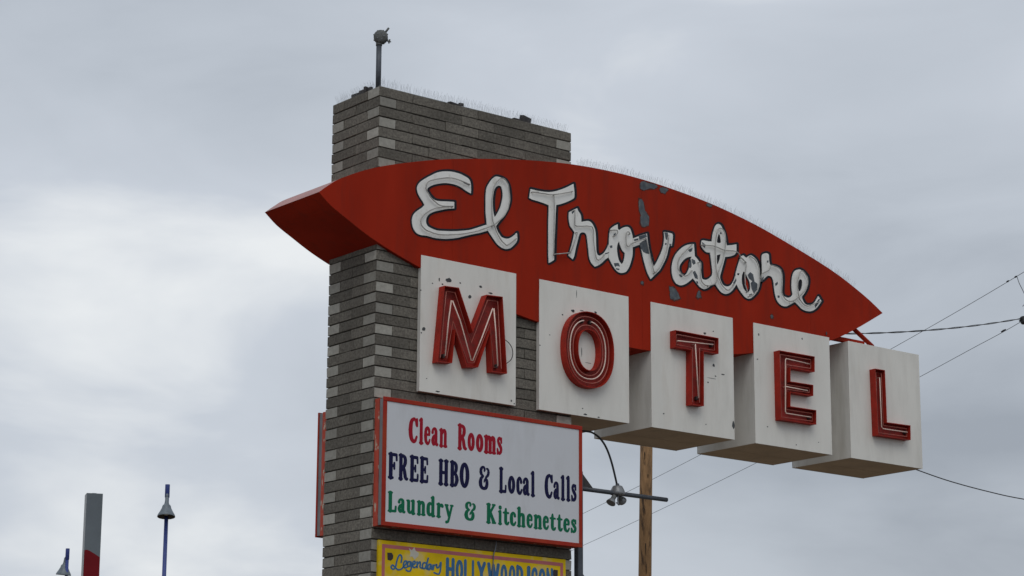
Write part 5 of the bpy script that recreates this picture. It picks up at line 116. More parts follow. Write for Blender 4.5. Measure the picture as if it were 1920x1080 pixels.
SANS = {'H':[[[[0.874,1.043],[0.919,1.032],[0.963,1.01],[0.999,0.962],[1,0.05],[0.991,0.018],[0.934,-0.026],[0.843,-0.047],[0.753,-0.04],[0.677,-0.009],[0.642,0.042],[0.642,0.434],[0.632,0.44],[0.375,0.44],[0.358,0.434],[0.358,0.05],[0.35,0.018],[0.315,-0.014],[0.255,-0.039],[0.194,-0.047],[0.119,-0.042],[0.074,-0.029],[0.031,-0.006],[0,0.042],[0,0.954],[0.012,0.986],[0.066,1.026],[0.149,1.046],[0.24,1.042],[0.315,1.014],[0.347,0.986],[0.358,0.954],[0.358,0.602],[0.632,0.6],[0.642,0.61],[0.648,0.978],[0.678,1.01],[0.738,1.037],[0.798,1.047]]]],'O':[[[[0.592,0.978],[0.7,0.95],[0.773,0.914],[0.848,0.858],[0.905,0.794],[0.949,0.722],[0.986,0.618],[1,0.498],[0.993,0.418],[0.971,0.33],[0.934,0.25],[0.883,0.178],[0.814,0.114],[0.736,0.066],[0.669,0.04],[0.576,0.02],[0.468,0.016],[0.361,0.031],[0.268,0.064],[0.184,0.114],[0.116,0.178],[0.06,0.258],[0.02,0.354],[0,0.466],[0.003,0.562],[0.021,0.65],[0.062,0.746],[0.119,0.826],[0.201,0.898],[0.29,0.946],[0.376,0.972],[0.468,0.984]],[[0.509,0.802],[0.499,0.808],[0.462,0.778],[0.408,0.698],[0.377,0.61],[0.365,0.506],[0.373,0.41],[0.399,0.322],[0.439,0.25],[0.499,0.192],[0.554,0.242],[0.596,0.314],[0.624,0.402],[0.634,0.498],[0.625,0.594],[0.598,0.682],[0.557,0.754]]]],'L':[[[[0.251,1.044],[0.303,1.034],[0.352,1.014],[0.385,0.988],[0.399,0.962],[0.4,0.162],[0.874,0.157],[0.924,0.147],[0.963,0.13],[0.991,0.106],[1,0.082],[0.994,0.058],[0.969,0.034],[0.891,0.005],[0.84,0],[0.385,0],[0.301,-0.034],[0.2,-0.048],[0.133,-0.042],[0.064,-0.022],[0.016,0.01],[0,0.042],[0,0.954],[0.02,0.994],[0.082,1.029],[0.166,1.046]]]],'Y':[[[[0.868,1.019],[0.925,1.006],[0.966,0.986],[0.995,0.954],[1,0.922],[0.984,0.89],[0.669,0.49],[0.665,0.026],[0.64,-0.006],[0.596,-0.031],[0.538,-0.045],[0.467,-0.046],[0.381,-0.021],[0.35,0.002],[0.331,0.034],[0.329,0.49],[0.008,0.898],[0,0.946],[0.033,0.986],[0.094,1.012],[0.18,1.019],[0.255,1.002],[0.303,0.97],[0.495,0.727],[0.71,0.984],[0.782,1.014]]]],'W':[[[[0.916,1.012],[0.949,1],[0.98,0.978],[0.996,0.954],[1,0.922],[0.793,0.042],[0.749,0.007],[0.693,-0.005],[0.627,0.007],[0.582,0.042],[0.493,0.435],[0.409,0.05],[0.382,0.02],[0.345,0.002],[0.293,-0.005],[0.248,0.003],[0.204,0.029],[0.182,0.066],[0,0.922],[0.013,0.97],[0.055,1.002],[0.115,1.015],[0.18,1.002],[0.222,0.97],[0.234,0.946],[0.304,0.616],[0.315,0.6],[0.405,0.93],[0.431,0.954],[0.471,0.968],[0.515,0.968],[0.555,0.954],[0.588,0.914],[0.682,0.579],[0.773,0.962],[0.793,0.986],[0.827,1.005],[0.871,1.015]]]],'D':[[[[0.237,1.044],[0.3,1.029],[0.348,1.004],[0.491,1],[0.636,0.978],[0.733,0.946],[0.816,0.906],[0.908,0.842],[0.966,0.778],[0.994,0.706],[1,0.37],[0.993,0.29],[0.963,0.218],[0.903,0.154],[0.823,0.098],[0.729,0.053],[0.618,0.018],[0.491,0],[0.348,-0.004],[0.284,-0.034],[0.189,-0.048],[0.125,-0.042],[0.06,-0.022],[0.015,0.01],[0,0.042],[0,0.954],[0.019,0.994],[0.077,1.029],[0.157,1.046]],[[0.465,0.818],[0.38,0.826],[0.378,0.818],[0.378,0.178],[0.396,0.174],[0.475,0.185],[0.543,0.218],[0.601,0.274],[0.619,0.322],[0.618,0.682],[0.578,0.754],[0.536,0.786]]]],'I':[[[[0.627,1.044],[0.757,1.034],[0.88,1.014],[0.964,0.988],[0.998,0.962],[1,0.042],[0.96,0.01],[0.841,-0.022],[0.669,-0.042],[0.5,-0.048],[0.332,-0.042],[0.159,-0.022],[0.041,0.01],[0.001,0.042],[0,0.954],[0.05,0.994],[0.205,1.029],[0.416,1.046]]]],'C':[[[[0.604,0.994],[0.733,0.97],[0.813,0.941],[0.894,0.895],[0.951,0.826],[0.999,0.69],[0.998,0.666],[0.973,0.634],[0.91,0.605],[0.83,0.595],[0.749,0.605],[0.701,0.624],[0.67,0.65],[0.604,0.802],[0.556,0.823],[0.508,0.803],[0.452,0.754],[0.417,0.698],[0.382,0.57],[0.382,0.434],[0.419,0.298],[0.478,0.218],[0.556,0.177],[0.599,0.194],[0.615,0.21],[0.667,0.346],[0.691,0.37],[0.733,0.39],[0.813,0.405],[0.91,0.395],[0.978,0.362],[1,0.314],[0.949,0.17],[0.884,0.098],[0.813,0.059],[0.717,0.026],[0.604,0.006],[0.492,0.005],[0.363,0.028],[0.258,0.066],[0.16,0.122],[0.09,0.184],[0.045,0.258],[0.017,0.338],[0,0.426],[0,0.578],[0.047,0.746],[0.091,0.818],[0.165,0.882],[0.25,0.931],[0.363,0.972],[0.476,0.993]]]],'N':[[[[0.871,1.044],[0.916,1.034],[0.958,1.014],[0.987,0.988],[0.999,0.962],[1,0.05],[0.987,0.012],[0.929,-0.029],[0.842,-0.047],[0.755,-0.039],[0.685,-0.006],[0.659,0.026],[0.651,0.09],[0.347,0.479],[0.341,0.026],[0.315,-0.006],[0.26,-0.034],[0.187,-0.047],[0.115,-0.042],[0.071,-0.029],[0.03,-0.006],[0,0.042],[0,0.954],[0.011,0.986],[0.063,1.026],[0.144,1.046],[0.231,1.042],[0.31,1.01],[0.342,0.97],[0.346,0.914],[0.653,0.52],[0.657,0.97],[0.682,1.004],[0.739,1.034],[0.798,1.046]]]]}
LINES = [['red',[['C',0.3014,0.4127],['l',0.4212,0.4766],['e',0.482,0.5581],['a',0.5667,0.6516],['n',0.6591,0.7566],['R',0.8756,0.9905],['o',0.9959,1.0828],['o',1.0954,1.1865],['m',1.1905,1.3413],['s',1.3464,1.4173]]],['navy',[['F',0.0749,0.1843],['R',0.1928,0.3078],['E',0.32,0.4274],['E',0.4372,0.5393],['H',0.6544,0.776],['B',0.7883,0.8961],['O',0.9048,1.0219],['&',1.1324,1.2655],['L',1.3776,1.4719],['o',1.4867,1.5767],['c',1.5884,1.6662],['a',1.6682,1.7561],['l',1.7658,1.8227],['C',1.9391,2.0452],['a',2.0503,2.132],['l',2.142,2.2001],['l',2.2101,2.2684],['s',2.2754,2.346]]],['green',[['L',0.0784,0.1817],['a',0.1916,0.2825],['u',0.2888,0.3956],['n',0.41,0.5127],['d',0.521,0.6255],['r',0.6356,0.7227],['y',0.7327,0.8384],['&',0.9643,1.1024],['K',1.2259,1.3477],['i',1.3688,1.4186],['t',1.4263,1.508],['c',1.5112,1.5922],['h',1.5979,1.7067],['e',1.7166,1.7946],['n',1.8044,1.9124],['e',1.9173,1.9962],['t',2.0031,2.0854],['t',2.0923,2.17],['e',2.175,2.26],['s',2.27,2.3454]]]]
HOLLY = [['H',0.8353,0.938],['O',0.9507,1.0408],['L',1.0491,1.1282],['L',1.1424,1.2079],['Y',1.2047,1.3102],['W',1.3263,1.4776],['O',1.4874,1.5685],['O',1.588,1.6695],['D',1.6793,1.7645],['I',1.8106,1.8534],['C',1.8633,1.9427],['O',1.956,2.0425],['N',2.0525,2.136]]
LEGEND = [[[[0.2993,4.2797],[0.3114,4.2833],[0.3331,4.2934],[0.3407,4.2999],[0.3443,4.3051],[0.3482,4.3143],[0.3473,4.3181],[0.3447,4.3206],[0.341,4.3217],[0.3362,4.3212],[0.3315,4.3179],[0.3259,4.3076],[0.3219,4.3044],[0.305,4.2968],[0.2942,4.2937],[0.2881,4.2933],[0.2808,4.2954],[0.2644,4.3066],[0.268,4.3177],[0.2749,4.3556],[0.2796,4.3698],[0.2913,4.3993],[0.2972,4.4096],[0.3021,4.415],[0.3075,4.4176],[0.3097,4.4156],[0.315,4.4032],[0.3163,4.3954],[0.3155,4.3855],[0.3083,4.3573],[0.3087,4.3534],[0.3125,4.3498],[0.3174,4.3491],[0.3222,4.3506],[0.3259,4.3548],[0.3338,4.386],[0.3346,4.397],[0.3331,4.4067],[0.3299,4.4163],[0.3244,4.4256],[0.3176,4.4311],[0.3084,4.4327],[0.2975,4.4301],[0.2892,4.4247],[0.2815,4.4162],[0.2745,4.4038],[0.268,4.3885],[0.2573,4.3581],[0.2496,4.3181],[0.2488,4.3176],[0.2329,4.3293],[0.2244,4.3316],[0.2195,4.3313],[0.21,4.3269],[0.2029,4.32],[0.1972,4.311],[0.1954,4.303],[0.1986,4.2944],[0.2049,4.2871],[0.214,4.2809],[0.2228,4.2787],[0.2279,4.2788],[0.2375,4.2818],[0.247,4.2874],[0.2542,4.2933],[0.2705,4.2825],[0.2811,4.279],[0.2848,4.2784]],[[0.2267,4.2937],[0.2239,4.2941],[0.219,4.2974],[0.2138,4.3045],[0.2144,4.3074],[0.2175,4.3122],[0.2223,4.3164],[0.2409,4.3027],[0.2347,4.2976]]],[[[0.3661,4.3037],[0.3915,4.312],[0.3951,4.315],[0.3964,4.3181],[0.3948,4.3229],[0.3888,4.3256],[0.3852,4.3253],[0.3633,4.3183],[0.3609,4.3186],[0.3586,4.321],[0.3764,4.3361],[0.382,4.3426],[0.3865,4.3509],[0.3895,4.36],[0.3905,4.368],[0.3879,4.376],[0.3792,4.3807],[0.3694,4.3816],[0.3585,4.3795],[0.3501,4.3745],[0.3481,4.3724],[0.3435,4.3651],[0.3395,4.3549],[0.3367,4.3439],[0.3357,4.3339],[0.3368,4.3252],[0.3396,4.3175],[0.3452,4.3093],[0.3539,4.3039]],[[0.355,4.3385],[0.3549,4.3434],[0.3604,4.3606],[0.3649,4.3658],[0.3714,4.3664],[0.3715,4.3615],[0.367,4.3503],[0.3627,4.345]]],[[[0.4114,4.2746],[0.4211,4.2767],[0.4296,4.2815],[0.4369,4.2906],[0.4411,4.3008],[0.4436,4.3118],[0.4447,4.3228],[0.4444,4.3366],[0.4402,4.3659],[0.4359,4.3754],[0.4303,4.3779],[0.4254,4.3772],[0.4119,4.3786],[0.4034,4.3782],[0.3997,4.3772],[0.392,4.3728],[0.3863,4.3625],[0.3837,4.3514],[0.3827,4.3405],[0.384,4.3317],[0.3853,4.3289],[0.3913,4.3234],[0.402,4.3199],[0.413,4.3202],[0.4215,4.3242],[0.4251,4.3271],[0.4262,4.3262],[0.4254,4.3123],[0.4204,4.2962],[0.4174,4.292],[0.4136,4.29],[0.4087,4.2891],[0.3977,4.2894],[0.3928,4.2909],[0.3804,4.2996],[0.3756,4.3003],[0.3695,4.2979],[0.3671,4.2949],[0.3666,4.2919],[0.3685,4.2879],[0.3834,4.2774],[0.3919,4.2749]],[[0.4101,4.3358],[0.4091,4.3348],[0.4066,4.3347],[0.4029,4.3359],[0.4011,4.341],[0.4019,4.3509],[0.4038,4.359],[0.4061,4.3635],[0.4159,4.363],[0.4165,4.362],[0.4123,4.3409]]],[[[0.4665,4.3123],[0.4751,4.3141],[0.4836,4.3184],[0.4965,4.3267],[0.4991,4.3318],[0.4968,4.3368],[0.493,4.3386],[0.4894,4.3388],[0.4857,4.3377],[0.4736,4.3301],[0.4675,4.3277],[0.4613,4.3347],[0.4606,4.3386],[0.4781,4.3494],[0.4842,4.3554],[0.4878,4.3646],[0.4874,4.3724],[0.4845,4.3801],[0.479,4.3856],[0.4701,4.3874],[0.4627,4.3863],[0.4555,4.3831],[0.4481,4.3762],[0.444,4.3659],[0.4408,4.3459],[0.4417,4.3351],[0.444,4.3284],[0.4483,4.3218],[0.4555,4.3154],[0.4629,4.3125]],[[0.461,4.3564],[0.462,4.3644],[0.464,4.3695],[0.4679,4.372],[0.4691,4.369],[0.469,4.363]]],[[[0.5612,4.3158],[0.5643,4.3181],[0.566,4.3212],[0.5661,4.3242],[0.5644,4.327],[0.5609,4.3291],[0.5461,4.3326],[0.5443,4.3343],[0.5473,4.3603],[0.5457,4.3751],[0.5421,4.3827],[0.5353,4.386],[0.5292,4.3859],[0.5201,4.3809],[0.511,4.3729],[0.5101,4.3791],[0.5071,4.3826],[0.5022,4.3839],[0.4961,4.3821],[0.4935,4.3797],[0.4921,4.3756],[0.493,4.3223],[0.4951,4.3175],[0.4985,4.3156],[0.5034,4.3153],[0.5071,4.3166],[0.5104,4.3197],[0.5114,4.3228],[0.5115,4.3426],[0.5133,4.3497],[0.5184,4.357],[0.5271,4.3661],[0.5283,4.3658],[0.5288,4.3588],[0.5255,4.3358],[0.5275,4.326],[0.534,4.3202],[0.5422,4.3173],[0.555,4.3147]]],[[[0.62,4.31],[0.6259,4.3137],[0.6273,4.3188],[0.625,4.3226],[0.6173,4.3269],[0.6157,4.3288],[0.615,4.3367],[0.6192,4.3559],[0.6378,4.421],[0.6375,4.424],[0.6355,4.4268],[0.6292,4.4287],[0.6243,4.4275],[0.6201,4.4235],[0.6065,4.3812],[0.6053,4.3803],[0.6003,4.382],[0.5806,4.3826],[0.5769,4.3818],[0.5683,4.3777],[0.5622,4.3701],[0.5577,4.3608],[0.5546,4.3507],[0.5535,4.3416],[0.5549,4.3328],[0.5582,4.3242],[0.5634,4.3167],[0.57,4.3123],[0.5744,4.3112],[0.583,4.3114],[0.5916,4.3144],[0.5989,4.3202],[0.6039,4.3154],[0.6128,4.3107],[0.6163,4.3098]],[[0.5825,4.3271],[0.5803,4.3261],[0.5778,4.3274],[0.5733,4.3363],[0.5722,4.3422],[0.573,4.3502],[0.5781,4.3635],[0.5821,4.3677],[0.6018,4.3676],[0.591,4.3377],[0.5852,4.3293]]],[[[0.6429,4.3068],[0.6466,4.3078],[0.6502,4.3104],[0.6563,4.3218],[0.6575,4.3219],[0.6583,4.318],[0.6601,4.3156],[0.6664,4.3136],[0.6701,4.3143],[0.6736,4.3163],[0.6763,4.3214],[0.6721,4.3569],[0.6692,4.3626],[0.6686,4.3685],[0.6667,4.3706],[0.6631,4.3721],[0.6493,4.3732],[0.6394,4.3725],[0.6288,4.3673],[0.6225,4.3588],[0.6185,4.3506],[0.6152,4.3394],[0.6152,4.3295],[0.6181,4.3218],[0.6235,4.3143],[0.633,4.3071]],[[0.639,4.3264],[0.6377,4.3254],[0.6333,4.3339],[0.636,4.347],[0.6421,4.3574],[0.6494,4.358]]],[[[0.686,4.3102],[0.6909,4.312],[0.6943,4.3159],[0.7054,4.3546],[0.7076,4.3561],[0.7187,4.3576],[0.724,4.3621],[0.7244,4.3671],[0.7198,4.3713],[0.716,4.3718],[0.7049,4.3708],[0.6974,4.3684],[0.6938,4.3657],[0.6888,4.3689],[0.6838,4.3692],[0.6791,4.3674],[0.6762,4.3642],[0.6751,4.3362],[0.6762,4.3164],[0.6792,4.3117]]],[[[0.7518,4.2753],[0.7592,4.2781],[0.7678,4.2866],[0.7727,4.2944],[0.7767,4.3043],[0.7806,4.3185],[0.7837,4.3387],[0.787,4.3839],[0.7851,4.3977],[0.7823,4.4003],[0.7786,4.4014],[0.7748,4.4012],[0.7711,4.3996],[0.7644,4.393],[0.7502,4.3609],[0.7449,4.3515],[0.7408,4.3479],[0.7395,4.3474],[0.7381,4.349],[0.7369,4.3718],[0.7354,4.375],[0.7315,4.3773],[0.7254,4.3773],[0.7204,4.3745],[0.7186,4.3713],[0.7198,4.3445],[0.7235,4.3362],[0.7305,4.3324],[0.7348,4.3317],[0.7422,4.3323],[0.7511,4.3361],[0.7602,4.3438],[0.7656,4.3531],[0.7663,4.3523],[0.7623,4.3201],[0.759,4.3078],[0.7557,4.2996],[0.7515,4.2929],[0.7479,4.2897],[0.7416,4.2897],[0.6993,4.2991],[0.6931,4.2975],[0.6906,4.2955],[0.689,4.2924],[0.69,4.2875],[0.6945,4.2845],[0.7357,4.2751],[0.7456,4.274]]]]
STAR = [[0.4033,4.4956],[0.4387,4.479],[0.4655,4.5098],[0.4813,4.4777],[0.5181,4.4612],[0.5125,4.4313],[0.4706,4.3935],[0.4459,4.4208],[0.4156,4.4183],[0.4241,4.4533]]

# ---------------------------------------------------------------- helpers
random.seed(11)
def tag(o, label=None, cat=None, group=None, kind=None):
    if label: o['label'] = label
    if cat: o['category'] = cat
    if group: o['group'] = group
    if kind: o['kind'] = kind
    return o
def thing(name, loc, label, cat, group=None):
    o = bpy.data.objects.new(name, None)
    o.empty_display_size = 0.2
    o.location = loc
    COL.objects.link(o)
    return tag(o, label, cat, group)
def world_loc(o):
    v = Vector(o.location)
    while o.parent:
        o = o.parent
        v = v + Vector(o.location)
    return v
def link(name, me, mats, parent=None, loc=None):
    if not isinstance(mats, (list, tuple)): mats = [mats]
    if len(me.materials) == 0:
        for m in mats: me.materials.append(m)
    o = bpy.data.objects.new(name, me)
    COL.objects.link(o)
    if loc is not None: o.location = loc
    if parent:
        o.parent = parent
        o.location = Vector(o.location) - world_loc(parent)
    return o
def build(name, verts, faces, mats, parent=None, idx=None, smooth=False):
    me = bpy.data.meshes.new(name)
    me.from_pydata([tuple(v) for v in verts], [], faces)
    if idx:
        for p, i in zip(me.polygons, idx): p.material_index = i
    if smooth:
        for p in me.polygons: p.use_smooth = True
    me.update()
    return link(name, me, mats, parent)
def box_data(x0, x1, y0, y1, z0, z1, b=0.0):
    """chamfered box: verts, faces"""
    if b <= 0:
        v = [(x, y, z) for z in (z0, z1) for y in (y0, y1) for x in (x0, x1)]
        f = [(0, 2, 3, 1), (4, 5, 7, 6), (0, 1, 5, 4), (2, 6, 7, 3), (0, 4, 6, 2), (1, 3, 7, 5)]
        return v, f
    v, f, ix = [], [], {}
    for i, (x, sx) in enumerate(((x0, 1), (x1, -1))):
        for j, (y, sy) in enumerate(((y0, 1), (y1, -1))):
            for k, (z, sz) in enumerate(((z0, 1), (z1, -1))):
                ix[i, j, k, 0] = len(v); v.append((x, y + sy * b, z + sz * b))
                ix[i, j, k, 1] = len(v); v.append((x + sx * b, y, z + sz * b))
                ix[i, j, k, 2] = len(v); v.append((x + sx * b, y + sy * b, z))
    def q(l, flip):
        f.append(tuple(l[::-1]) if flip else tuple(l))
    for s in (0, 1):
        q([ix[s, 0, 0, 0], ix[s, 0, 1, 0], ix[s, 1, 1, 0], ix[s, 1, 0, 0]], s == 1)
        q([ix[0, s, 0, 1], ix[1, s, 0, 1], ix[1, s, 1, 1], ix[0, s, 1, 1]], s == 1)
        q([ix[0, 0, s, 2], ix[0, 1, s, 2], ix[1, 1, s, 2], ix[1, 0, s, 2]], s == 1)
    for a in (0, 1):
        for c in (0, 1):
            q([ix[a, c, 0, 0], ix[a, c, 0, 1], ix[a, c, 1, 1], ix[a, c, 1, 0]], a != c)
            q([ix[a, 0, c, 0], ix[a, 1, c, 0], ix[a, 1, c, 2], ix[a, 0, c, 2]], a != c)
            q([ix[0, a, c, 1], ix[0, a, c, 2], ix[1, a, c, 2], ix[1, a, c, 1]], a != c)
            for e in (0, 1):
                q([ix[a, c, e, 0], ix[a, c, e, 1], ix[a, c, e, 2]], (a + c + e) % 2 == 0)
    return v, f
def box(name, x0, x1, y0, y1, z0, z1, mat, parent=None, b=0.0):
    v, f = box_data(x0, x1, y0, y1, z0, z1, b)
    return build(name, v, f, mat, parent)
def area2(l):
    return 0.5 * sum(a[0] * b[1] - b[0] * a[1] for a, b in zip(l, l[1:] + l[:1]))
def ccw(l):
    l = [tuple(p) for p in l]
    return l if area2(l) > 0 else l[::-1]
def inset(loop, d):
    """move a ccw loop towards its left (inwards) by d, mitred"""
    n, o = len(loop), []
    for i in range(n):
        p, a, c = Vector(loop[i]), Vector(loop[i - 1]), Vector(loop[(i + 1) % n])
        e1, e2 = (p - a).normalized(), (c - p).normalized()
        n1, n2 = Vector((-e1.y, e1.x)), Vector((-e2.y, e2.x))
        m = n1 + n2
        m = m / max(0.25, 1 + n1.dot(n2))
        o.append(tuple(p + m * d))
    return o
def flat(loops, y, v, f):
    """face in the plane Y=y looking towards -Y"""
    loops = [ccw(loops[0])] + [ccw(l)[::-1] for l in loops[1:]]
    pl = [[Vector((p[0], p[1], 0)) for p in l] for l in loops]
    base = len(v)
    pts = [p for l in loops for p in l]
    v += [(p[0], y, p[1]) for p in pts]
    for t in tessellate_polygon(pl):
        a, b, c = (pts[i] for i in t)
        s = (b[0] - a[0]) * (c[1] - a[1]) - (b[1] - a[1]) * (c[0] - a[0])
        t = tuple(base + i for i in t)
        f.append(t if s > 0 else t[::-1])
def wall(loop, y0, y1, v, f, out=True):
    """side faces of a loop (ccw seen from the front) between y0 (front) and y1"""
    b, n = len(v), len(loop)
    v += [(p[0], y0, p[1]) for p in loop] + [(p[0], y1, p[1]) for p in loop]
    for i in range(n):
        j = (i + 1) % n
        q = (b + i, b + n + i, b + n + j, b + j)
        f.append(q if out else q[::-1])
def prism(name, loops, y0, y1, mat, parent=None):
    v, f = [], []
    flat(loops, y0, v, f)
    for k, l in enumerate(loops):
        wall(ccw(l), y0, y1, v, f, k == 0)
    return build(name, v, f, mat, parent)
def tube_data(pts, r, n, v, f, caps=True, closed=False):
    pts = [Vector(p) for p in pts]
    m, b = len(pts), len(v)
    up = None
    for i, p in enumerate(pts):
        if closed: t = pts[(i + 1) % m] - pts[i - 1]
        else: t = pts[min(i + 1, m - 1)] - pts[max(i - 1, 0)]
        t = t.normalized() if t.length > 1e-9 else Vector((0, 0, 1))
        if up is None:
            up = t.orthogonal().normalized()
        up = (up - t * up.dot(t)).normalized()
        s = t.cross(up)
        rr = r[i] if isinstance(r, (list, tuple)) else r
        for k in range(n):
            a = 2 * math.pi * k / n
            v.append(tuple(p + (up * math.cos(a) + s * math.sin(a)) * rr))
    for i in range(m if closed else m - 1):
        j = (i + 1) % m
        for k in range(n):
            l = (k + 1) % n
            f.append((b + i * n + k, b + i * n + l, b + j * n + l, b + j * n + k))
    if caps and not closed:
        f.append(tuple(b + k for k in range(n))[::-1])
        f.append(tuple(b + (m - 1) * n + k for k in range(n)))
def tube(name, pts, r, mat, parent=None, n=8, closed=False):
    v, f = [], []
    tube_data(pts, r, n, v, f, True, closed)
    return build(name, v, f, mat, parent, smooth=True)
def lathe_data(prof, n, origin, axis, v, f):
    """prof: (radius, distance along axis)"""
    ax = Vector(axis).normalized()
    a = ax.orthogonal().normalized()
    c = ax.cross(a)
    b = len(v)
    for r, h in prof:
        for k in range(n):
            t = 2 * math.pi * k / n
            v.append(tuple(Vector(origin) + ax * h + (a * math.cos(t) + c * math.sin(t)) * r))
    for i in range(len(prof) - 1):
        for k in range(n):
            l = (k + 1) % n
            f.append((b + i * n + k, b + i * n + l, b + (i + 1) * n + l, b + (i + 1) * n + k))
def lathe(name, prof, origin, axis, mat, parent=None, n=20):
    v, f = [], []
    lathe_data(prof, n, origin, axis, v, f)
    return build(name, v, f, mat, parent, smooth=True)
def catmull(P, n=5):
    P = [Vector(p) for p in P]
    o = []
    for i in range(len(P) - 1):
        p0, p1, p2, p3 = P[max(i - 1, 0)], P[i], P[i + 1], P[min(i + 2, len(P) - 1)]
        for k in range(n):
            t = k / n
            o.append(0.5 * (2 * p1 + (p2 - p0) * t + (2 * p0 - 5 * p1 + 4 * p2 - p3) * t * t + (3 * p1 - p0 - 3 * p2 + p3) * t ** 3))
    o.append(P[-1])
    return o
def blob(cx, cz, rx, rz, n=9):
    return [(cx + rx * math.cos(2 * math.pi * k / n) * random.uniform(0.65, 1.15),
             cz + rz * math.sin(2 * math.pi * k / n) * random.uniform(0.65, 1.15)) for k in range(n)]

# ---------------------------------------------------------------- materials
def mat(name, base, rough=0.6, metal=0.0, var=0.0, vscale=4.0, stretch=(1, 1, 1), bump=0.0, bscale=60.0,
        dirt=None, dlo=0.55, dhi=0.75, dscale=3.0, dstretch=(1, 1, 1), obj_random=0.0, spec=0.5, dmax=1.0, ddetail=6.0, stain=None, slo=0.45, shi=0.75, sscale=0.9, sstretch=(1, 1, 0.35), smax=0.6):
    m = bpy.data.materials.new(name)
    m.use_nodes = True
    t = m.node_tree
    bs = t.nodes['Principled BSDF']
    bs.inputs['Roughness'].default_value = rough
    bs.inputs['Metallic'].default_value = metal
    bs.inputs['Specular IOR Level'].default_value = spec
    geo = t.nodes.new('ShaderNodeNewGeometry')
    def noise(scale, st, detail=5.0, rgh=0.6):
        mp_ = t.nodes.new('ShaderNodeMapping')
        mp_.inputs['Scale'].default_value = st
        t.links.new(geo.outputs['Position'], mp_.inputs['Vector'])
        n = t.nodes.new('ShaderNodeTexNoise')
        n.inputs['Scale'].default_value = scale
        n.inputs['Detail'].default_value = detail
        n.inputs['Roughness'].default_value = rgh
        t.links.new(mp_.outputs[0], n.inputs['Vector'])
        return n.outputs[0]
    def mixer(fac, a, b):
        mx = t.nodes.new('ShaderNodeMix')
        mx.data_type = 'RGBA'
        t.links.new(fac, mx.inputs[0])
        for s, k in ((a, 6), (b, 7)):
            if isinstance(s, tuple): mx.inputs[k].default_value = s + (1,)
            else: t.links.new(s, mx.inputs[k])
        return mx.outputs[2]
    colr = tuple(base)
    if var > 0:
        lo = tuple(c * (1 - var) for c in base)
        hi = tuple(min(1, c * (1 + var)) for c in base)
        rp = t.nodes.new('ShaderNodeMapRange')
        rp.inputs[1].default_value = 0.3
        rp.inputs[2].default_value = 0.7
        t.links.new(noise(vscale, stretch), rp.inputs[0])
        colr = mixer(rp.outputs[0], lo, hi)
    if obj_random > 0:
        oi = t.nodes.new('ShaderNodeObjectInfo')
        rp = t.nodes.new('ShaderNodeMapRange')
        rp.inputs[3].default_value = 1 - obj_random
        rp.inputs[4].default_value = 1 + obj_random
        t.links.new(oi.outputs['Random'], rp.inputs[0])
        vm = t.nodes.new('ShaderNodeVectorMath')
        vm.operation = 'SCALE'
        if isinstance(colr, tuple): vm.inputs[0].default_value = colr
        else: t.links.new(colr, vm.inputs[0])
        t.links.new(rp.outputs[0], vm.inputs['Scale'])
        colr = vm.outputs[0]
    if dirt:
        rp = t.nodes.new('ShaderNodeMapRange')
        rp.inputs[1].default_value = dlo
        rp.inputs[2].default_value = dhi
        rp.inputs[4].default_value = dmax
        t.links.new(noise(dscale, dstretch, ddetail, 0.65), rp.inputs[0])
        colr = mixer(rp.outputs[0], colr, tuple(dirt))
    if stain:
        rp = t.nodes.new('ShaderNodeMapRange')
        rp.inputs[1].default_value = slo
        rp.inputs[2].default_value = shi
        rp.inputs[4].default_value = smax
        t.links.new(noise(sscale, sstretch, 4.0, 0.6), rp.inputs[0])
        colr = mixer(rp.outputs[0], colr, tuple(stain))
    if isinstance(colr, tuple): bs.inputs['Base Color'].default_value = colr + (1,)
    else: t.links.new(colr, bs.inputs['Base Color'])
    if bump > 0:
        bp = t.nodes.new('ShaderNodeBump')
        bp.inputs['Strength'].default_value = min(1.0, bump)
        bp.inputs['Distance'].default_value = 0.01
        t.links.new(noise(bscale, (1, 1, 1), 6.0, 0.7), bp.inputs['Height'])
        t.links.new(bp.outputs[0], bs.inputs['Normal'])
    return m
M = {}
M['asphalt'] = mat('asphalt', (0.075, 0.07, 0.065), 0.9, var=0.25, vscale=1.2, bump=0.4, bscale=80)
M['earth'] = mat('dry_earth', (0.17, 0.138, 0.10), 0.95, var=0.25, vscale=0.3, bump=0.4, bscale=8)
M['block'] = mat('split_block', (0.18, 0.164, 0.138), 0.95, stain=(0.085, 0.078, 0.068), sscale=1.6, smax=0.65, var=0.38, vscale=38, bump=1.0, bscale=55, obj_random=0.2, spec=0.2, dirt=(0.085, 0.08, 0.072), dlo=0.5, dhi=0.7, dscale=60, dmax=0.7)
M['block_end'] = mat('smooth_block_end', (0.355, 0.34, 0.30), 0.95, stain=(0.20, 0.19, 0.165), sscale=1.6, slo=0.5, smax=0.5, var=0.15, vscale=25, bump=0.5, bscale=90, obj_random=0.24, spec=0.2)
M['mortar'] = mat('dark_mortar', (0.06, 0.057, 0.052), 0.95, var=0.3, vscale=20, bump=0.5, bscale=60, spec=0.1)
M['red_top'] = mat('sky_lit_red', (0.46, 0.20, 0.17), 0.4, var=0.15, vscale=3, spec=0.5)  # sky reflection on the blade top, painted in as a paler, pinker red
M['red'] = mat('sign_red', (0.345, 0.0225, 0.0075), 0.7, var=0.16, vscale=1.1, stretch=(1.6, 1, 0.5), dirt=(0.20, 0.024, 0.014), dlo=0.5, dhi=0.78, dscale=2.6, dstretch=(3.0, 3.0, 0.35), dmax=0.6, bump=0.35, bscale=1.6, spec=0.08)
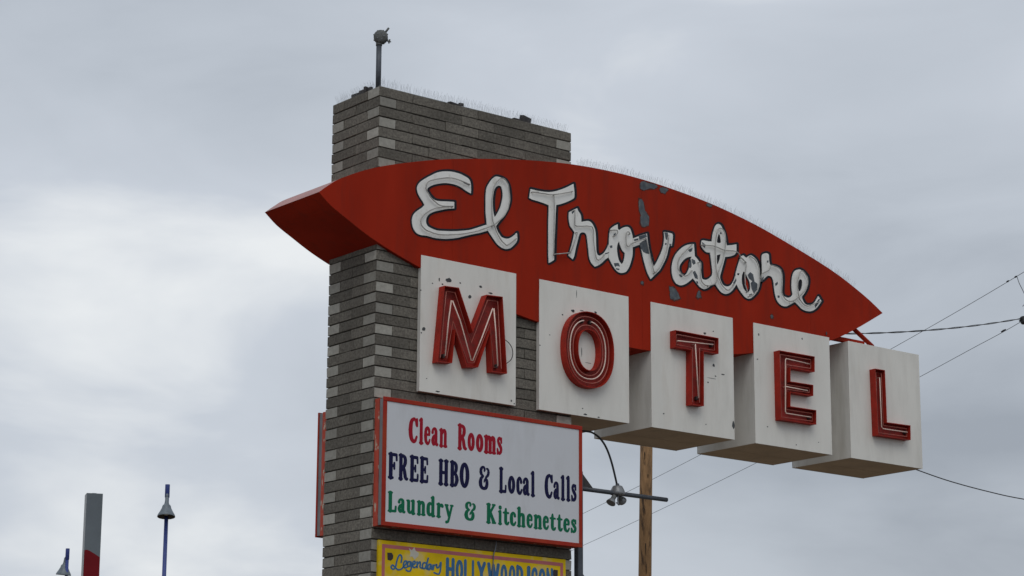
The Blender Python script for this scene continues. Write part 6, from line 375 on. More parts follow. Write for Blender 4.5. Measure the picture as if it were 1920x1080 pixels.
M['letter_red'] = mat('letter_red', (0.37, 0.026, 0.015), 0.6, var=0.22, vscale=5, dirt=(0.2, 0.035, 0.025), dlo=0.5, dhi=0.75, dscale=9, dmax=0.6, spec=0.15)
M['letter_in'] = mat('letter_inner_red', (0.31, 0.026, 0.019), 0.6, var=0.25, vscale=9, dirt=(0.09, 0.03, 0.022), dlo=0.5, dhi=0.72, dscale=14, dmax=0.8, spec=0.3)
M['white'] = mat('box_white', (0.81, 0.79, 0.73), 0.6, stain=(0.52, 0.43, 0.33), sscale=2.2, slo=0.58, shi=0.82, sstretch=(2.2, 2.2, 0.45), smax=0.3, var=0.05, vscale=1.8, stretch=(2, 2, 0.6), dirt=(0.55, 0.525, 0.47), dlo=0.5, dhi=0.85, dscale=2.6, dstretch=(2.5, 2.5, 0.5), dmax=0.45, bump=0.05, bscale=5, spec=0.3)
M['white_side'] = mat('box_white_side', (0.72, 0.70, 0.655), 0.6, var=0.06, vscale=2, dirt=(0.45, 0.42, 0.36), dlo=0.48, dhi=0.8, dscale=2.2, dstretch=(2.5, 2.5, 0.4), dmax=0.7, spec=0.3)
M['soffit'] = mat('tan_soffit', (0.56, 0.425, 0.30), 0.75, var=0.12, vscale=3, dirt=(0.3, 0.23, 0.16), dlo=0.5, dhi=0.75, dscale=6, dmax=0.6, spec=0.2)
M['script'] = mat('script_white', (0.86, 0.85, 0.81), 0.5, var=0.05, vscale=6, dirt=(0.48, 0.44, 0.35), dlo=0.58, dhi=0.78, dscale=9, dmax=0.6, bump=0.05, bscale=20, spec=0.3)
M['navy'] = mat('script_outline_navy', (0.011, 0.011, 0.017), 0.7, var=0.3, vscale=20, dirt=(0.30, 0.29, 0.25), dlo=0.68, dhi=0.74, dscale=38, spec=0.3)
M['bare'] = mat('bare_weathered_metal', (0.085, 0.10, 0.115), 0.6, var=0.3, vscale=18, dirt=(0.16, 0.17, 0.17), dlo=0.5, dhi=0.7, dscale=16, spec=0.3)
M['primer'] = mat('old_primer_edge', (0.12, 0.038, 0.028), 0.8, var=0.4, vscale=40, spec=0.1)
M['chip'] = mat('paint_chip', (0.075, 0.08, 0.085), 0.7, var=0.4, vscale=60, spec=0.2)
M['tube_grey'] = mat('unlit_neon_tube', (0.42, 0.41, 0.38), 0.15, var=0.3, vscale=12)
M['tube_white'] = mat('white_neon_tube', (0.88, 0.66, 0.56), 0.18)
M['tube_pink'] = mat('red_neon_tube', (0.43, 0.12, 0.09), 0.25)
M['lamp_end'] = mat('electrode_black', (0.03, 0.02, 0.02), 0.6)
M['cable'] = mat('black_cable', (0.02, 0.021, 0.024), 0.6)
M['steel'] = mat('grey_steel', (0.075, 0.085, 0.10), 0.5, metal=0.2, var=0.25, vscale=12)
M['galv'] = mat('galvanised', (0.17, 0.185, 0.205), 0.5, metal=0.3, var=0.25, vscale=15)
M['cast'] = mat('cast_grey', (0.13, 0.135, 0.13), 0.65, metal=0.2, var=0.3, vscale=40, bump=0.4, bscale=90)
M['lamp_grey'] = mat('lamp_grey', (0.24, 0.25, 0.26), 0.4, metal=0.3, var=0.2, vscale=20)
M['rust'] = mat('rusty_plate', (0.055, 0.05, 0.05), 0.8, var=0.3, vscale=20)
M['spike'] = mat('stainless_spike', (0.26, 0.275, 0.29), 0.45, metal=0.2)
M['frame_red'] = mat('frame_red', (0.36, 0.03, 0.018), 0.6, var=0.12, vscale=4, dirt=(0.40, 0.075, 0.025), dlo=0.45, dhi=0.7, dscale=2.2, dmax=0.7, spec=0.12)
M['peel_red'] = mat('peeling_red', (0.47, 0.06, 0.03), 0.6, var=0.15, vscale=6, dirt=(0.52, 0.42, 0.32), dlo=0.58, dhi=0.62, dscale=11, dstretch=(1, 1.5, 0.6), spec=0.3)
M['alu'] = mat('dull_aluminium', (0.20, 0.20, 0.205), 0.6, metal=0.2, var=0.2, vscale=5, dirt=(0.25, 0.13, 0.1), dlo=0.6, dhi=0.8, dscale=7, dmax=0.6)
M['face'] = mat('sign_face_white', (0.66, 0.672, 0.70), 0.4, var=0.03, vscale=0.8, spec=0.3, dirt=(0.46, 0.46, 0.45), dlo=0.55, dhi=0.85, dscale=1.6, dstretch=(2, 2, 0.6), dmax=0.5, bump=0.15, bscale=1.2)
M['t_red'] = mat('vinyl_red', (0.36, 0.014, 0.03), 0.7, spec=0.1)
M['t_navy'] = mat('vinyl_navy', (0.014, 0.015, 0.06), 0.7, spec=0.1)
M['t_green'] = mat('vinyl_green', (0.012, 0.16, 0.08), 0.7, spec=0.1)
M['yellow'] = mat('painted_yellow', (0.76, 0.52, 0.012), 0.7, var=0.14, vscale=3, dirt=(0.68, 0.54, 0.22), dlo=0.56, dhi=0.70, dscale=4.2, dmax=0.8, ddetail=2, spec=0.1)
M['pink'] = mat('painted_pink', (0.48, 0.13, 0.135), 0.6, var=0.15, vscale=5)
M['blue'] = mat('painted_blue', (0.03, 0.135, 0.30), 0.55, var=0.15, vscale=20)
M['starw'] = mat('painted_star', (0.60, 0.57, 0.48), 0.6, var=0.08, vscale=9)
M['wood'] = mat('pole_wood', (0.29, 0.165, 0.075), 0.9, var=0.35, vscale=9, stretch=(1, 1, 0.06), dirt=(0.06, 0.035, 0.02), dlo=0.52, dhi=0.66, dscale=7, dstretch=(1, 1, 0.12), bump=0.5, bscale=20)
M['wood_knot'] = mat('wood_check', (0.035, 0.022, 0.014), 0.9)
M['lamp_blue'] = mat('lamp_post_blue', (0.035, 0.06, 0.24), 0.45, var=0.1, vscale=5)
M['bell'] = mat('lamp_bell_grey', (0.16, 0.19, 0.215), 0.5, metal=0.2, var=0.2, vscale=8)
M['bell_in'] = mat('lamp_bell_inside', (0.09, 0.07, 0.055), 0.7)
M['post_grey'] = mat('post_grey', (0.125, 0.15, 0.17), 0.55, var=0.12, vscale=1.5)
M['post_pale'] = mat('post_pale', (0.42, 0.43, 0.43), 0.55)
M['post_red'] = mat('post_red', (0.17, 0.010, 0.016), 0.7, var=0.12, vscale=3, spec=0.1)

def at(u, v, d):
    """point at depth d metres along the viewing axis for a direction given in photograph pixels"""
    return CAM + (FWD + RGT * ((u - 960) / 4510.47) + UPV * ((540 - v) / 4510.47)) * d
def on_y(u, v, y):
    d = at(u, v, 1.0) - CAM
    return CAM + d * ((y - CAM.y) / d.y)

# ---------------------------------------------------------------- ground
v, f = box_data(-3000, 3000, -3000, 3000, -0.5, 0.0)
g = build('ground', v, f, M['earth'])
tag(g, 'flat dry earth ground reaching the horizon', None, kind='structure')
lot = box('parking_lot', -40, 30, -30, -2.5, -0.3, 0.004, M['asphalt'])
tag(lot, 'dark asphalt lot in front of the sign pylon', None, kind='structure')

# ---------------------------------------------------------------- block pylon
ZT, ROWH, PW, PD = 8.92, 0.1016, 2.40, 0.793
BTOP = [(-0.699, 7.719), (-0.599, 7.799), (-0.451, 7.899), (-0.087, 8.067), (0.412, 8.225), (0.862, 8.337), (1.391, 8.438), (1.866, 8.513), (2.368, 8.569), (2.854, 8.592), (3.293, 8.588), (3.779, 8.556), (4.276, 8.502), (4.744, 8.422), (5.220, 8.314), (6.078, 8.070), (6.621, 7.850), (6.915, 7.692)]
BBOT = [(-0.699, 7.719), (-0.564, 7.615), (-0.380, 7.518), (-0.146, 7.403), (0.147, 7.290), (0.494, 7.180), (1.0, 7.040), (1.657, 6.905), (2.4, 6.815), (3.13, 6.775), (3.7, 6.795), (4.25, 6.850), (4.881, 6.955), (5.5, 7.085), (6.047, 7.252), (6.432, 7.425), (6.915, 7.692)]
TOPC = [(p.x, p.y) for p in catmull([(a, b, 0) for a, b in BTOP], 4)]
BOTC = [(p.x, p.y) for p in catmull([(a, b, 0) for a, b in BBOT], 4)]
def curve_z(C, x):
    for a, b in zip(C, C[1:]):
        if a[0] <= x <= b[0]:
            return a[1] + (b[1] - a[1]) * (x - a[0]) / max(1e-9, b[0] - a[0])
    return 7.7
def covered(x, z):
    if -0.69 < x < 6.9 and curve_z(BOTC, x) + 0.02 < z < curve_z(TOPC, x) - 0.02: return True
    for k in 'MOS':
        a, b, c, d = BOXES[k]
        if a < x < b and c + 0.015 < z < d: return True
    return 0.075 < x < 2.29 and z < 4.53
pylon = thing('block_pylon', (PW / 2, PD / 2, 0), 'tall dark grey concrete block pylon carrying the motel sign', 'pylon')
box('core', 0.014, PW - 0.014, 0.014, PD - 0.014, 0, ZT - 0.012, M['mortar'], pylon)
GAPH, GAPV = 0.0042, 0.0010
block_meshes = {}
rest_v, rest_f, rest_i = [], [], []
yk = PD / 0.8
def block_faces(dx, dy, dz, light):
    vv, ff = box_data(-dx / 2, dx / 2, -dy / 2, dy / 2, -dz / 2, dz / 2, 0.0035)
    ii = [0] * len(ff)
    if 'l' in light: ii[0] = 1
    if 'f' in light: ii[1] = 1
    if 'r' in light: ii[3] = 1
    return vv, ff, ii
def put_block(x0, x1, y0, y1, n, light, single):
    z1 = ZT - n * ROWH
    z0 = max(z1 - ROWH, -0.2)
    y0, y1 = y0 * yk, y1 * yk
    dx, dy, dz = x1 - x0 - 2 * GAPV, y1 - y0 - 2 * GAPV, z1 - z0 - 2 * GAPH
    c = Vector(((x0 + x1) / 2, (y0 + y1) / 2, (z0 + z1) / 2))
    if single:
        c += Vector((random.uniform(-.0022, .0022), random.uniform(-.0022, .0022), 0))
        key = (round(dx, 3), round(dy, 3), light, random.randrange(6))
        if key not in block_meshes:
            vv, ff, ii = block_faces(dx, dy, dz, light)
            vv = [tuple(c_ + random.uniform(-.0022, .0022) for c_ in p) for p in vv]
            me = bpy.data.meshes.new('block')
            me.from_pydata(vv, [], ff)
            for p, i in zip(me.polygons, ii): p.material_index = i
            me.materials.append(M['block'])
            me.materials.append(M['block_end'])
            block_meshes[key] = me
        link('block', block_meshes[key], [M['block'], M['block_end']], pylon, c)
    else:
        vv, ff, ii = block_faces(dx, dy, dz, light)
        b = len(rest_v)
        rest_v.extend([(p[0] + c.x, p[1] + c.y, p[2] + c.z) for p in vv])
        rest_f.extend([tuple(i + b for i in q) for q in ff])
        rest_i.extend(ii)
for n in range(0, 88):
    zc = ZT - (n + 0.5) * ROWH
    def front_seen(x0, x1):
        if n > 46: return False
        for i in range(5):
            x = x0 + (x1 - x0) * (i + .5) / 5
            for z in (zc - .04, zc, zc + .04):
                if not covered(x, z): return True
        return False
    left_seen = n <= 46 and not (7.36 < zc < 8.02)
    if n % 2 == 0:
        put_block(0, .4, 0, .2, n, 'l', left_seen or front_seen(0, .4))
        put_block(0, .2, .2, .6, n, '', left_seen)
        put_block(0, .4, .6, .8, n, 'l' if n else '', left_seen)
        for k in range(1, 6): put_block(.4 * k, .4 * k + .4, 0, .2, n, 'r' if k == 5 else '', front_seen(.4 * k, .4 * k + .4))
        put_block(2.2, 2.4, .2, .6, n, '', False)
        for k in range(1, 6): put_block(.4 * k, .4 * k + .4, .6, .8, n, 'r' if k == 5 else '', False)
    else:
        put_block(0, .2, 0, .4, n, 'f', left_seen or front_seen(0, .2))
        put_block(0, .2, .4, .8, n, '', left_seen)
        for k in range(5): put_block(.2 + .4 * k, .6 + .4 * k, 0, .2, n, '', front_seen(.2 + .4 * k, .6 + .4 * k))
        put_block(2.2, 2.4, 0, .4, n, 'f', front_seen(2.2, 2.4))
        put_block(2.2, 2.4, .4, .8, n, '', False)
        for k in range(5): put_block(.2 + .4 * k, .6 + .4 * k, .6, .8, n, '', False)
rb = build('block_courses', rest_v, rest_f, [M['block'], M['block_end']], pylon, rest_i)
tag(rb, kind='stuff')

# ---------------------------------------------------------------- red pointed blade with the script lettering
YF, YK = -0.045, 0.878
blade = thing('script_sign', (3.1, 0.4, 6.775), 'long red pointed blade with white script lettering across the pylon', 'sign')
def blade_part(x0, x1):
    t = [p for p in TOPC if x0 + 1e-4 < p[0] < x1 - 1e-4]
    b = [p for p in BOTC if x0 + 1e-4 < p[0] < x1 - 1e-4]
    if x0 <= -0.699: L_ = [TOPC[0]]
    else: L_ = [(x0, curve_z(TOPC, x0)), (x0, curve_z(BOTC, x0))]
    if x1 >= 6.915: R_ = [TOPC[-1]]
    else: R_ = [(x1, curve_z(BOTC, x1)), (x1, curve_z(TOPC, x1))]
    loop = L_[::1] if len(L_) == 1 else [L_[1]]
    loop = loop + b + R_ + t[::-1] + ([L_[0]] if len(L_) == 2 else [])
    return loop
for a, b_ in ((-0.699, 0.86), (0.8615, 3.31), (3.3115, 5.76), (5.7615, 6.915)):
    prism('face_panel', [blade_part(a, b_)], YF, YF + 0.004, M['red'], blade)
lens = [TOPC[0]] + BOTC[1:-1] + [TOPC[-1]] + TOPC[1:-1][::-1]
lens_in = inset(ccw(lens), 0.0015)
v, f = [], []
n_ = len(BOTC)
v += [(p[0], YF + 0.0045, p[1] + 0.0015) for p in BOTC] + [(p[0], YK, p[1] + 0.0015) for p in BOTC]
f += [(i, n_ + i, n_ + i + 1, i + 1) for i in range(n_ - 1)]
build('underside', v, f, M['red'], blade)
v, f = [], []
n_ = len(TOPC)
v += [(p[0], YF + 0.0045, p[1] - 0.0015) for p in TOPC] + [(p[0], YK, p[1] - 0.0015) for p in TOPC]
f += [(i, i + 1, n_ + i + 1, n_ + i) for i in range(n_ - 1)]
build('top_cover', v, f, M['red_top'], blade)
v, f = [], []
flat([lens_in], YK - 0.002, v, f)
build('rear_face', v, [q[::-1] for q in f], M['red'], blade)
v, f = [], []
flat([inset(ccw(lens), 0.006)], YF + 0.012, v, f)
build('backing', v, f, M['mortar'], blade)
for lp in OUTLINES:
    prism('letter_outline', lp, YF - 0.0025, YF - 0.0003, M['navy'], blade)
LET = []
for ch, lp in LETTERS:
    LET.append(prism('letter', lp, -0.0545, YF - 0.003, M['script'], blade))
def own_letter(x):
    best = min(range(len(LETTERS)), key=lambda i: abs(sum(p[0] for p in LETTERS[i][1][0]) / len(LETTERS[i][1][0]) - x))
    return LET[best]
for tb in TUBES:
    pts = [(x, -0.078 + random.uniform(-.003, .003), z) for x, z in tb]
    pts = [(tb[0][0], -0.055, tb[0][1])] + pts + [(tb[-1][0], -0.055, tb[-1][1])]
    tube('neon_tube', pts, 0.0058, M['tube_grey'], own_letter(sum(p[0] for p in tb) / len(tb)), 6)
for lp in CHIPS:
    prism('paint_chip', [lp], -0.0556, -0.0547, M['bare'], own_letter(sum(p[0] for p in lp) / len(lp)))
def rough_loop(lp):
    o = []
    lp = ccw(lp)
    for a, b in zip(lp, lp[1:] + lp[:1]):
        a, b = Vector(a), Vector(b)
        for t in (0, .33, .67):
            o.append(tuple(a.lerp(b, t) + Vector((random.uniform(-.006, .006), random.uniform(-.006, .006)))))
    return o
for lp in PATCHES:
    lp = [(x, min(z, curve_z(TOPC, x) - 0.012)) for x, z in rough_loop(lp)]
    pb = prism('bare_patch', [lp], YF - 0.0022, YF - 0.0013, M['bare'], blade)
    ring_ = [(x, min(z, curve_z(TOPC, x) - 0.003)) for x, z in rough_loop([(x + random.uniform(-.004, .004), z) for x, z in inset(ccw(lp), -.011)][::2])]
    prism('flaked_edge', [ring_], YF - 0.0012, YF - 0.0002, M['primer'], pb)

# ---------------------------------------------------------------- the five letter boxes
YB, YBK, YRIM = -0.054, PD + 0.054, -0.139
def superellipse(c, n=56, e=2.25):
    cx, cz, rx, rz = c
    o = []
    for k in range(n):
        a = 2 * math.pi * k / n
        ca, sa = math.cos(a), math.sin(a)
        o.append((cx + rx * math.copysign(abs(ca) ** (2 / e), ca), cz + rz * math.copysign(abs(sa) ** (2 / e), sa)))
    return o
BOXLABEL = {
    'M': 'white box with red neon letter M, shallow against the block pylon',
    'O': 'white box with red neon letter O at the pylon edge',
    'T': 'deep white box with red neon letter T under the blade',
    'E': 'deep white box with red neon letter E under the blade',
    'L': 'deep white box with red neon letter L at the sign end'}
for k in 'MOTEL':
    x0, x1, z0, z1 = BOXES[k]
    z1 = z1 if k == 'L' else z1
    t = thing('letter_box', ((x0 + x1) / 2, 0.3, z0), BOXLABEL[k], 'sign box', 'boxes spelling the motel word')
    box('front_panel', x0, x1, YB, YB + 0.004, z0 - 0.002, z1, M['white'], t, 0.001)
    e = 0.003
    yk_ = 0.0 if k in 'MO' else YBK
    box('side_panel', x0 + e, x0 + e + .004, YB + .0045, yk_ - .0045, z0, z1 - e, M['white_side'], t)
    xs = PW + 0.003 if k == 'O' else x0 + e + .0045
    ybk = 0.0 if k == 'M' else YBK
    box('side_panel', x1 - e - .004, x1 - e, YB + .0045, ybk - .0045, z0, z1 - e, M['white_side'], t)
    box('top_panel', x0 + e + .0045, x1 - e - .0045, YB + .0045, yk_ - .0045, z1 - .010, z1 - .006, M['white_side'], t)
    if k == 'O':
        box('bottom_panel', x0 + e + .0045, xs - 0.002, YB + .0045, -.002, z0 + .002, z0 + .006, M['soffit'], t)
    if k == 'M':
        box('bottom_panel', x0 + e + .0045, x1 - e - .0045, YB + .0045, -.002, z0 + .002, z0 + .006, M['soffit'], t)
    else:
        ym = (YB + YBK) / 2 + 0.05
        box('bottom_panel', xs, x1 - e - .0045, YB + .0045, ym - .003, z0 + .002, z0 + .006, M['soffit'], t)
        box('bottom_panel', xs, x1 - e - .0045, ym + .003, YBK - .0045, z0 + .002, z0 + .006, M['soffit'], t)
        box('rear_panel', xs if k == 'O' else x0, x1, YBK - .004, YBK, z0 - .002, z1, M['white_side'], t)
        if k == 'O':
            box('top_panel', xs, x1 - e - .0045, .001, YBK - .0045, z1 - .010, z1 - .006, M['white_side'], t)
    # open channel letter
    loops = [superellipse(RIM['O'][0]), superellipse(RIM['O'][1])] if k == 'O' else [RIM[k]]
    loops = [ccw(l) for l in loops]
    TH = 0.007
    inner = [inset(loops[0], TH)] + [inset(l, -TH) for l in loops[1:]]
    v, f = [], []
    for q, l in enumerate(loops): wall(l, YRIM, YB - .0005, v, f, q == 0)
    for q, l in enumerate(inner): wall(l, YRIM, YB - .012, v, f, q != 0)
    for l, m_ in zip(loops, inner):                       # rim
        b = len(v)
        nn = len(l)
        v += [(p[0], YRIM, p[1]) for p in l] + [(p[0], YRIM, p[1]) for p in m_]
        for i in range(nn):
            j = (i + 1) % nn
            f.append((b + i, b + j, b + nn + j, b + nn + i) if l is loops[0] else (b + j, b + i, b + nn + i, b + nn + j))
    let = build('letter', v, f, M['letter_red'], t)
    v, f = [], []
    flat(inner, YB - .012, v, f)
    build('back_plate', v, f, M['letter_in'], let)
    din = 0.047 if k == 'M' else (0.05 if k == 'O' else 0.036)
    pk = [inset(loops[0], din)] + [inset(l, -din) for l in loops[1:]]
    for l in pk:
        tube('neon_tube', [(p[0], -0.112, p[1]) for p in l], 0.0058, M['tube_pink'], let, 6, True)
    if k == 'O':
        a, b = RIM['O']
        c = [(a[i] + b[i]) / 2 for i in range(4)]
        el = superellipse([c[0] - .012, c[1], c[2], c[3]], 64)
        wt = [[(p[0], p[1]) for p in el[18:] + el[:15]]]
    else:
        wt = RIMTUBE[k]
    for l in wt:
        pts = [(l[0][0], YB - .02, l[0][1])] + [(p[0], -0.122, p[1]) for p in l] + [(l[-1][0], YB - .02, l[-1][1])]
        tube('neon_tube', pts, 0.0066, M['tube_white'], let, 8)
        for e_ in ({'M': (l[0], l[-1]), 'O': (l[0], l[-1])}.get(k, (l[-1],))):
            box('tube_socket', e_[0] - .014, e_[0] + .014, -0.108, YB - .0125, e_[1] - .02, e_[1] + .02, M['lamp_end'], let, .004)
    for cx, cz, rx, rz in SPOTS[k]:
        prism('paint_chip', [blob(cx, cz, rx, rz)], YB - .0012, YB - .0002, M['chip'], t)
    if k == 'M':
        a = [on_y(760 + u / 3.377, 460 + w / 3.377, -0.09) for u, w in ((632, 598), (655, 618), (675, 650), (680, 690), (668, 725), (642, 747))]
        tube('loose_wire', catmull(a, 4), 0.0042, M['cable'], t, 5)

# red stays between the blade and the last box
st = thing('stay', tuple(on_y(1603, 618, .40)), 'short dark red diagonal stay from blade tip to the last box', 'stay')
tube('bar', [on_y(1600, 616, .40), on_y(1636, 650, .40)], 0.026, M['red'], st, 8)
box('foot_plate', on_y(1636, 650, .40).x - .05, on_y(1636, 650, .40).x + .05, .34, .46, BOXES['L'][3] - .0055, BOXES['L'][3] + .012, M['red'], st, .002)
st2 = box('cross_bar', BOXES['E'][1] - .25, BOXES['L'][0] + .35, 0.02, 0.075, 7.296, 7.345, M['red'], None, .004)
tag(st2, 'red horizontal bar joining the E box and the L box', 'bar')

# ---------------------------------------------------------------- lettered cabinets
X0, X1, Z0, Z1 = BOXES['S']
def cabinet(label, rear):
    c = thing('sign_cabinet', (X0 + 1.2, PD + .01 if rear else -.01, Z0), label, 'sign')
    def Y(y): return PD - y if rear else y
    def bx(nm, a, b, y0, y1, c0, c1, m, bev=0.0):
        p, q = sorted((Y(y0), Y(y1)))
        return box(nm, a, b, p, q, c0, c1, m, c, bev)
    XX0, XX1 = X0, X1
    bx('side_panel', XX0 + .004, XX1 - .004, -.001, -.070, Z0 + .006, Z1 - .006, M['peel_red'])
    bx('retainer', XX0 + .010, XX1 - .010, -.0705, -.130, Z0 + .012, Z1 - .012, M['alu'])
    w = .040
    bx('frame_bar', XX0, XX1, -.1305, -.149, Z1 - w, Z1, M['frame_red'], .003)
    bx('frame_bar', XX0, XX1, -.1305, -.149, Z0, Z0 + w, M['frame_red'], .003)
    bx('frame_bar', XX0, XX0 + w, -.1305, -.1485, Z0 + w + .0005, Z1 - w - .0005, M['frame_red'], .003)
    bx('frame_bar', XX1 - w, XX1, -.1305, -.1485, Z0 + w + .0005, Z1 - w - .0005, M['frame_red'], .003)
    bx('face', XX0 + w - .01, XX1 - w + .01, -.1308, -.1405, Z0 + w - .01, Z1 - w + .01, M['face'])
    return c
front = cabinet('white lettered sign with red frame below the M and O boxes', False)
rear = cabinet('red framed sign on the rear of the pylon, seen edge on', True)
def glyph(polys, xa, xb, zb, h, y0, y1, m, parent, name='letter'):
    v, f = [], []
    for lp in polys:
        L2 = [[(xa + (xb - xa) * p[0], zb + h * p[1]) for p in l] for l in lp]
        flat(L2, y0, v, f)
        for q, l in enumerate(L2): wall(ccw(l), y0, y1, v, f, q == 0)
    return build(name, v, f, m, parent)
for (colr, chars), zb, h in zip(LINES, (5.4650, 5.1050, 4.7965), (.237, .235, .184)):
    for ch, xa, xb in chars:
        glyph(SERIF[ch], xa, xb, zb, h, -.1418, -.1406, M['t_' + colr], front)

# ---------------------------------------------------------------- yellow painted board
yb = thing('painted_board', (1.18, -.02, 3.30), 'yellow painted board with pink border and blue lettering below the white sign', 'sign')
bx0, bx1, bz0, bz1 = .064, 2.298, 3.30, 4.545
box('board', bx0, bx1, -.034, -.001, bz0, bz1, M['yellow'], yb, .002)
i0, wd = .036, .034
for a, b, c, d in ((bx0 + i0, bx1 - i0, bz1 - i0 - wd, bz1 - i0), (bx0 + i0, bx1 - i0, bz0 + i0, bz0 + i0 + wd),
                   (bx0 + i0, bx0 + i0 + wd, bz0 + i0 + wd, bz1 - i0 - wd), (bx1 - i0 - wd, bx1 - i0, bz0 + i0 + wd, bz1 - i0 - wd)):
    box('border_stripe', a, b, -.0352, -.0342, c, d, M['pink'], yb)
for a in (bx0 + .13, bx1 - .135):
    sg_ = 1 if a < 1 else -1
    prism('corner_mark', [[(a + sg_ * q_[0], bz1 - .145 + q_[1]) for q_ in ((-.034, .034), (.016, .036), (.034, .014), (.031, -.016), (.008, -.038), (-.030, -.032))]], -.0354, -.0342, M['lamp_end'], yb)
prism('star', [STAR], -.0358, -.0342, M['starw'], yb)
for lp in LEGEND:
    prism('letter', lp, -.0362, -.0342, M['blue'], yb)
for ch, xa, xb in HOLLY:
    glyph(SANS[ch], xa, xb, 4.235, .204, -.0362, -.0342, M['blue'], yb)
a = [on_y(u, w, -.045) for u, w in ((930.5, 1015), (930, 1022), (928, 1032), (925.5, 1040), (925, 1052), (924, 1068), (923.5, 1085), (923, 1100))]
hw = tube('hanging_wire', catmull(a, 3), .006, M['galv'], None, 6)
tag(hw, 'thin grey wire hanging down over the yellow board', 'wire')

# ---------------------------------------------------------------- bird spikes
def spikes(name, path, label, step, hgt, side):
    """path: list of points along the edge; side: horizontal unit vector across the strip"""
    v, f = [], []
    path = [Vector(p) for p in path]
    side = Vector(side)
    bv, bf = [], []
    tube_data([p + Vector((0, 0, .004)) for p in path], .006, 4, v, f)
    for a, b in zip(path, path[1:]):
        n = max(1, int(round((b - a).length / step)))
        for i in range(n):
            p = a.lerp(b, (i + random.random() * .5) / n)
            along = (b - a).normalized()
            for lean in (-.55, -.05, .45):
                if random.random() < .12: continue
                h = hgt * random.uniform(.8, 1.1)
                d = side * (lean + random.uniform(-.12, .12)) + along * random.uniform(-.16, .16) + Vector((0, 0, 1))
                q = p + d * h
                bb = len(v)
                r = .0007
                for c in (p, q):
                    for k in range(3):
                        t = 2.094 * k
                        v.append((c.x + r * math.cos(t), c.y + r * math.sin(t), c.z))
                for k in range(3):
                    l = (k + 1) % 3
                    f.append((bb + k, bb + l, bb + 3 + l, bb + 3 + k))
    o = build(name, v, f, M['spike'])
    return tag(o, label, 'bird spikes', 'strips of bird spikes')
spikes('bird_spike_strip', [(.02, .035, ZT), (2.38, .035, ZT)], 'wire bird spikes along the front top edge of the pylon', .022, .085, (0, 1, 0))
spikes('bird_spike_strip', [(.035, .10, ZT), (.035, .78, ZT)], 'wire bird spikes along the narrow left top edge of the pylon', .022, .085, (1, 0, 0))
spikes('bird_spike_strip', [(p[0], .0, p[1] + .001) for p in TOPC if 2.38 < p[0] < 6.6], 'wire bird spikes along the curved top of the red blade', .022, .085, (0, 1, 0))

# scraps of metal on the pylon top
def scrap(label, parts):
    t = thing('metal_scrap', parts[0][0], label, 'metal scrap', 'scraps of metal on the pylon top')
    for c, sx, sy, sz, rz, rx in parts:
        vv, ff = box_data(-sx / 2, sx / 2, -sy / 2, sy / 2, 0, sz, .003)
        me = bpy.data.meshes.new('plate')
        me.from_pydata(vv, [], ff)
        o = link('plate', me, M['rust'], t, c)
        o.rotation_euler = (rx, 0, rz)
    return t
scrap('dark bent metal plate on the pylon top beside the pipe mast', [((.05, .30, ZT - .004), .03, .19, .055, .05, 0), ((.05, .27, ZT - .004), .10, .03, .06, .3, 0)])
scrap('small dark metal tab on the left top edge of the pylon', [((.05, .47, ZT - .004), .02, .12, .05, .1, 0)])
scrap('flat rusty metal bits on the middle of the pylon top', [((.93, .04, ZT - .002), .16, .05, .022, .2, .1), ((1.02, .05, ZT - .002), .05, .03, .045, -.2, 0)])
scrap('dark angled metal plate near the right end of the pylon top', [((1.83, .05, ZT - .004), .15, .05, .07, .35, .15), ((1.76, .04, ZT - .003), .20, .05, .02, .05, 0)])

# ---------------------------------------------------------------- pipe mast with round junction box
px_, py_ = .034, .072
mast = thing('pipe_mast', (px_, py_, ZT - .02), 'grey pipe mast with round junction box on the pylon top', 'mast')
tube('pipe', [(px_, py_, ZT - .02), (px_, py_, ZT + .20), (px_, py_, ZT + .45)], .0265, M['steel'], mast, 16)
jc = Vector((px_ + .012, py_ - .01, ZT + .515))
ax = Vector((-.62, -.78, -.08)).normalized()
lathe('collar', [(.0, .428), (.031, .428), (.031, .455), (.0, .455)], (px_, py_, ZT), (0, 0, 1), M['cast'], mast)
jb = lathe('junction_box', [(0, .052), (.050, .050), (.064, .038), (.069, .020), (.069, -.020), (.064, -.038), (.050, -.050), (0, -.052)], jc, ax, M['cast'], mast, 28)
s1 = ax.cross(Vector((0, 0, 1))).normalized()
s2 = s1.cross(ax).normalized()
for k in range(8):
    t = k * math.pi / 4 + .35
    d = s1 * math.cos(t) + s2 * math.sin(t)
    lathe('lug', [(0, .077), (.007, .076), (.009, .060), (.009, .0)], jc, d, M['cast'], jb, 8)
for k in range(5):
    t = k * 1.256 + .6
    d = s1 * math.cos(t) + s2 * math.sin(t)
    lathe('screw', [(0, .053), (.007, .052), (.008, .045)], jc + d * .034, ax, M['galv'], jb, 8)
r1 = Vector((RGT.x, RGT.y, 0)).normalized()
def stub(pts, r): return tube('conduit_stub', pts, r, M['cast'], mast, 8)
stub([jc + r1 * .04 + Vector((0, 0, .045)), jc + r1 * .062 + Vector((0, 0, .075)), jc + r1 * .076 + Vector((0, 0, .095))], [.012, .011, .011])
stub([jc + r1 * .045 + Vector((0, 0, -.03)), jc + r1 * .08 + Vector((0, 0, -.042))], [.009, .008])
stub([jc + r1 * .078 + Vector((0, 0, -.062)), jc + r1 * .088 + Vector((0, 0, -.022))], [.008, .008])
stub([jc + r1 * .068 + Vector((0, 0, -.036)), jc + r1 * .100 + Vector((0, 0, -.048))], [.007, .006])

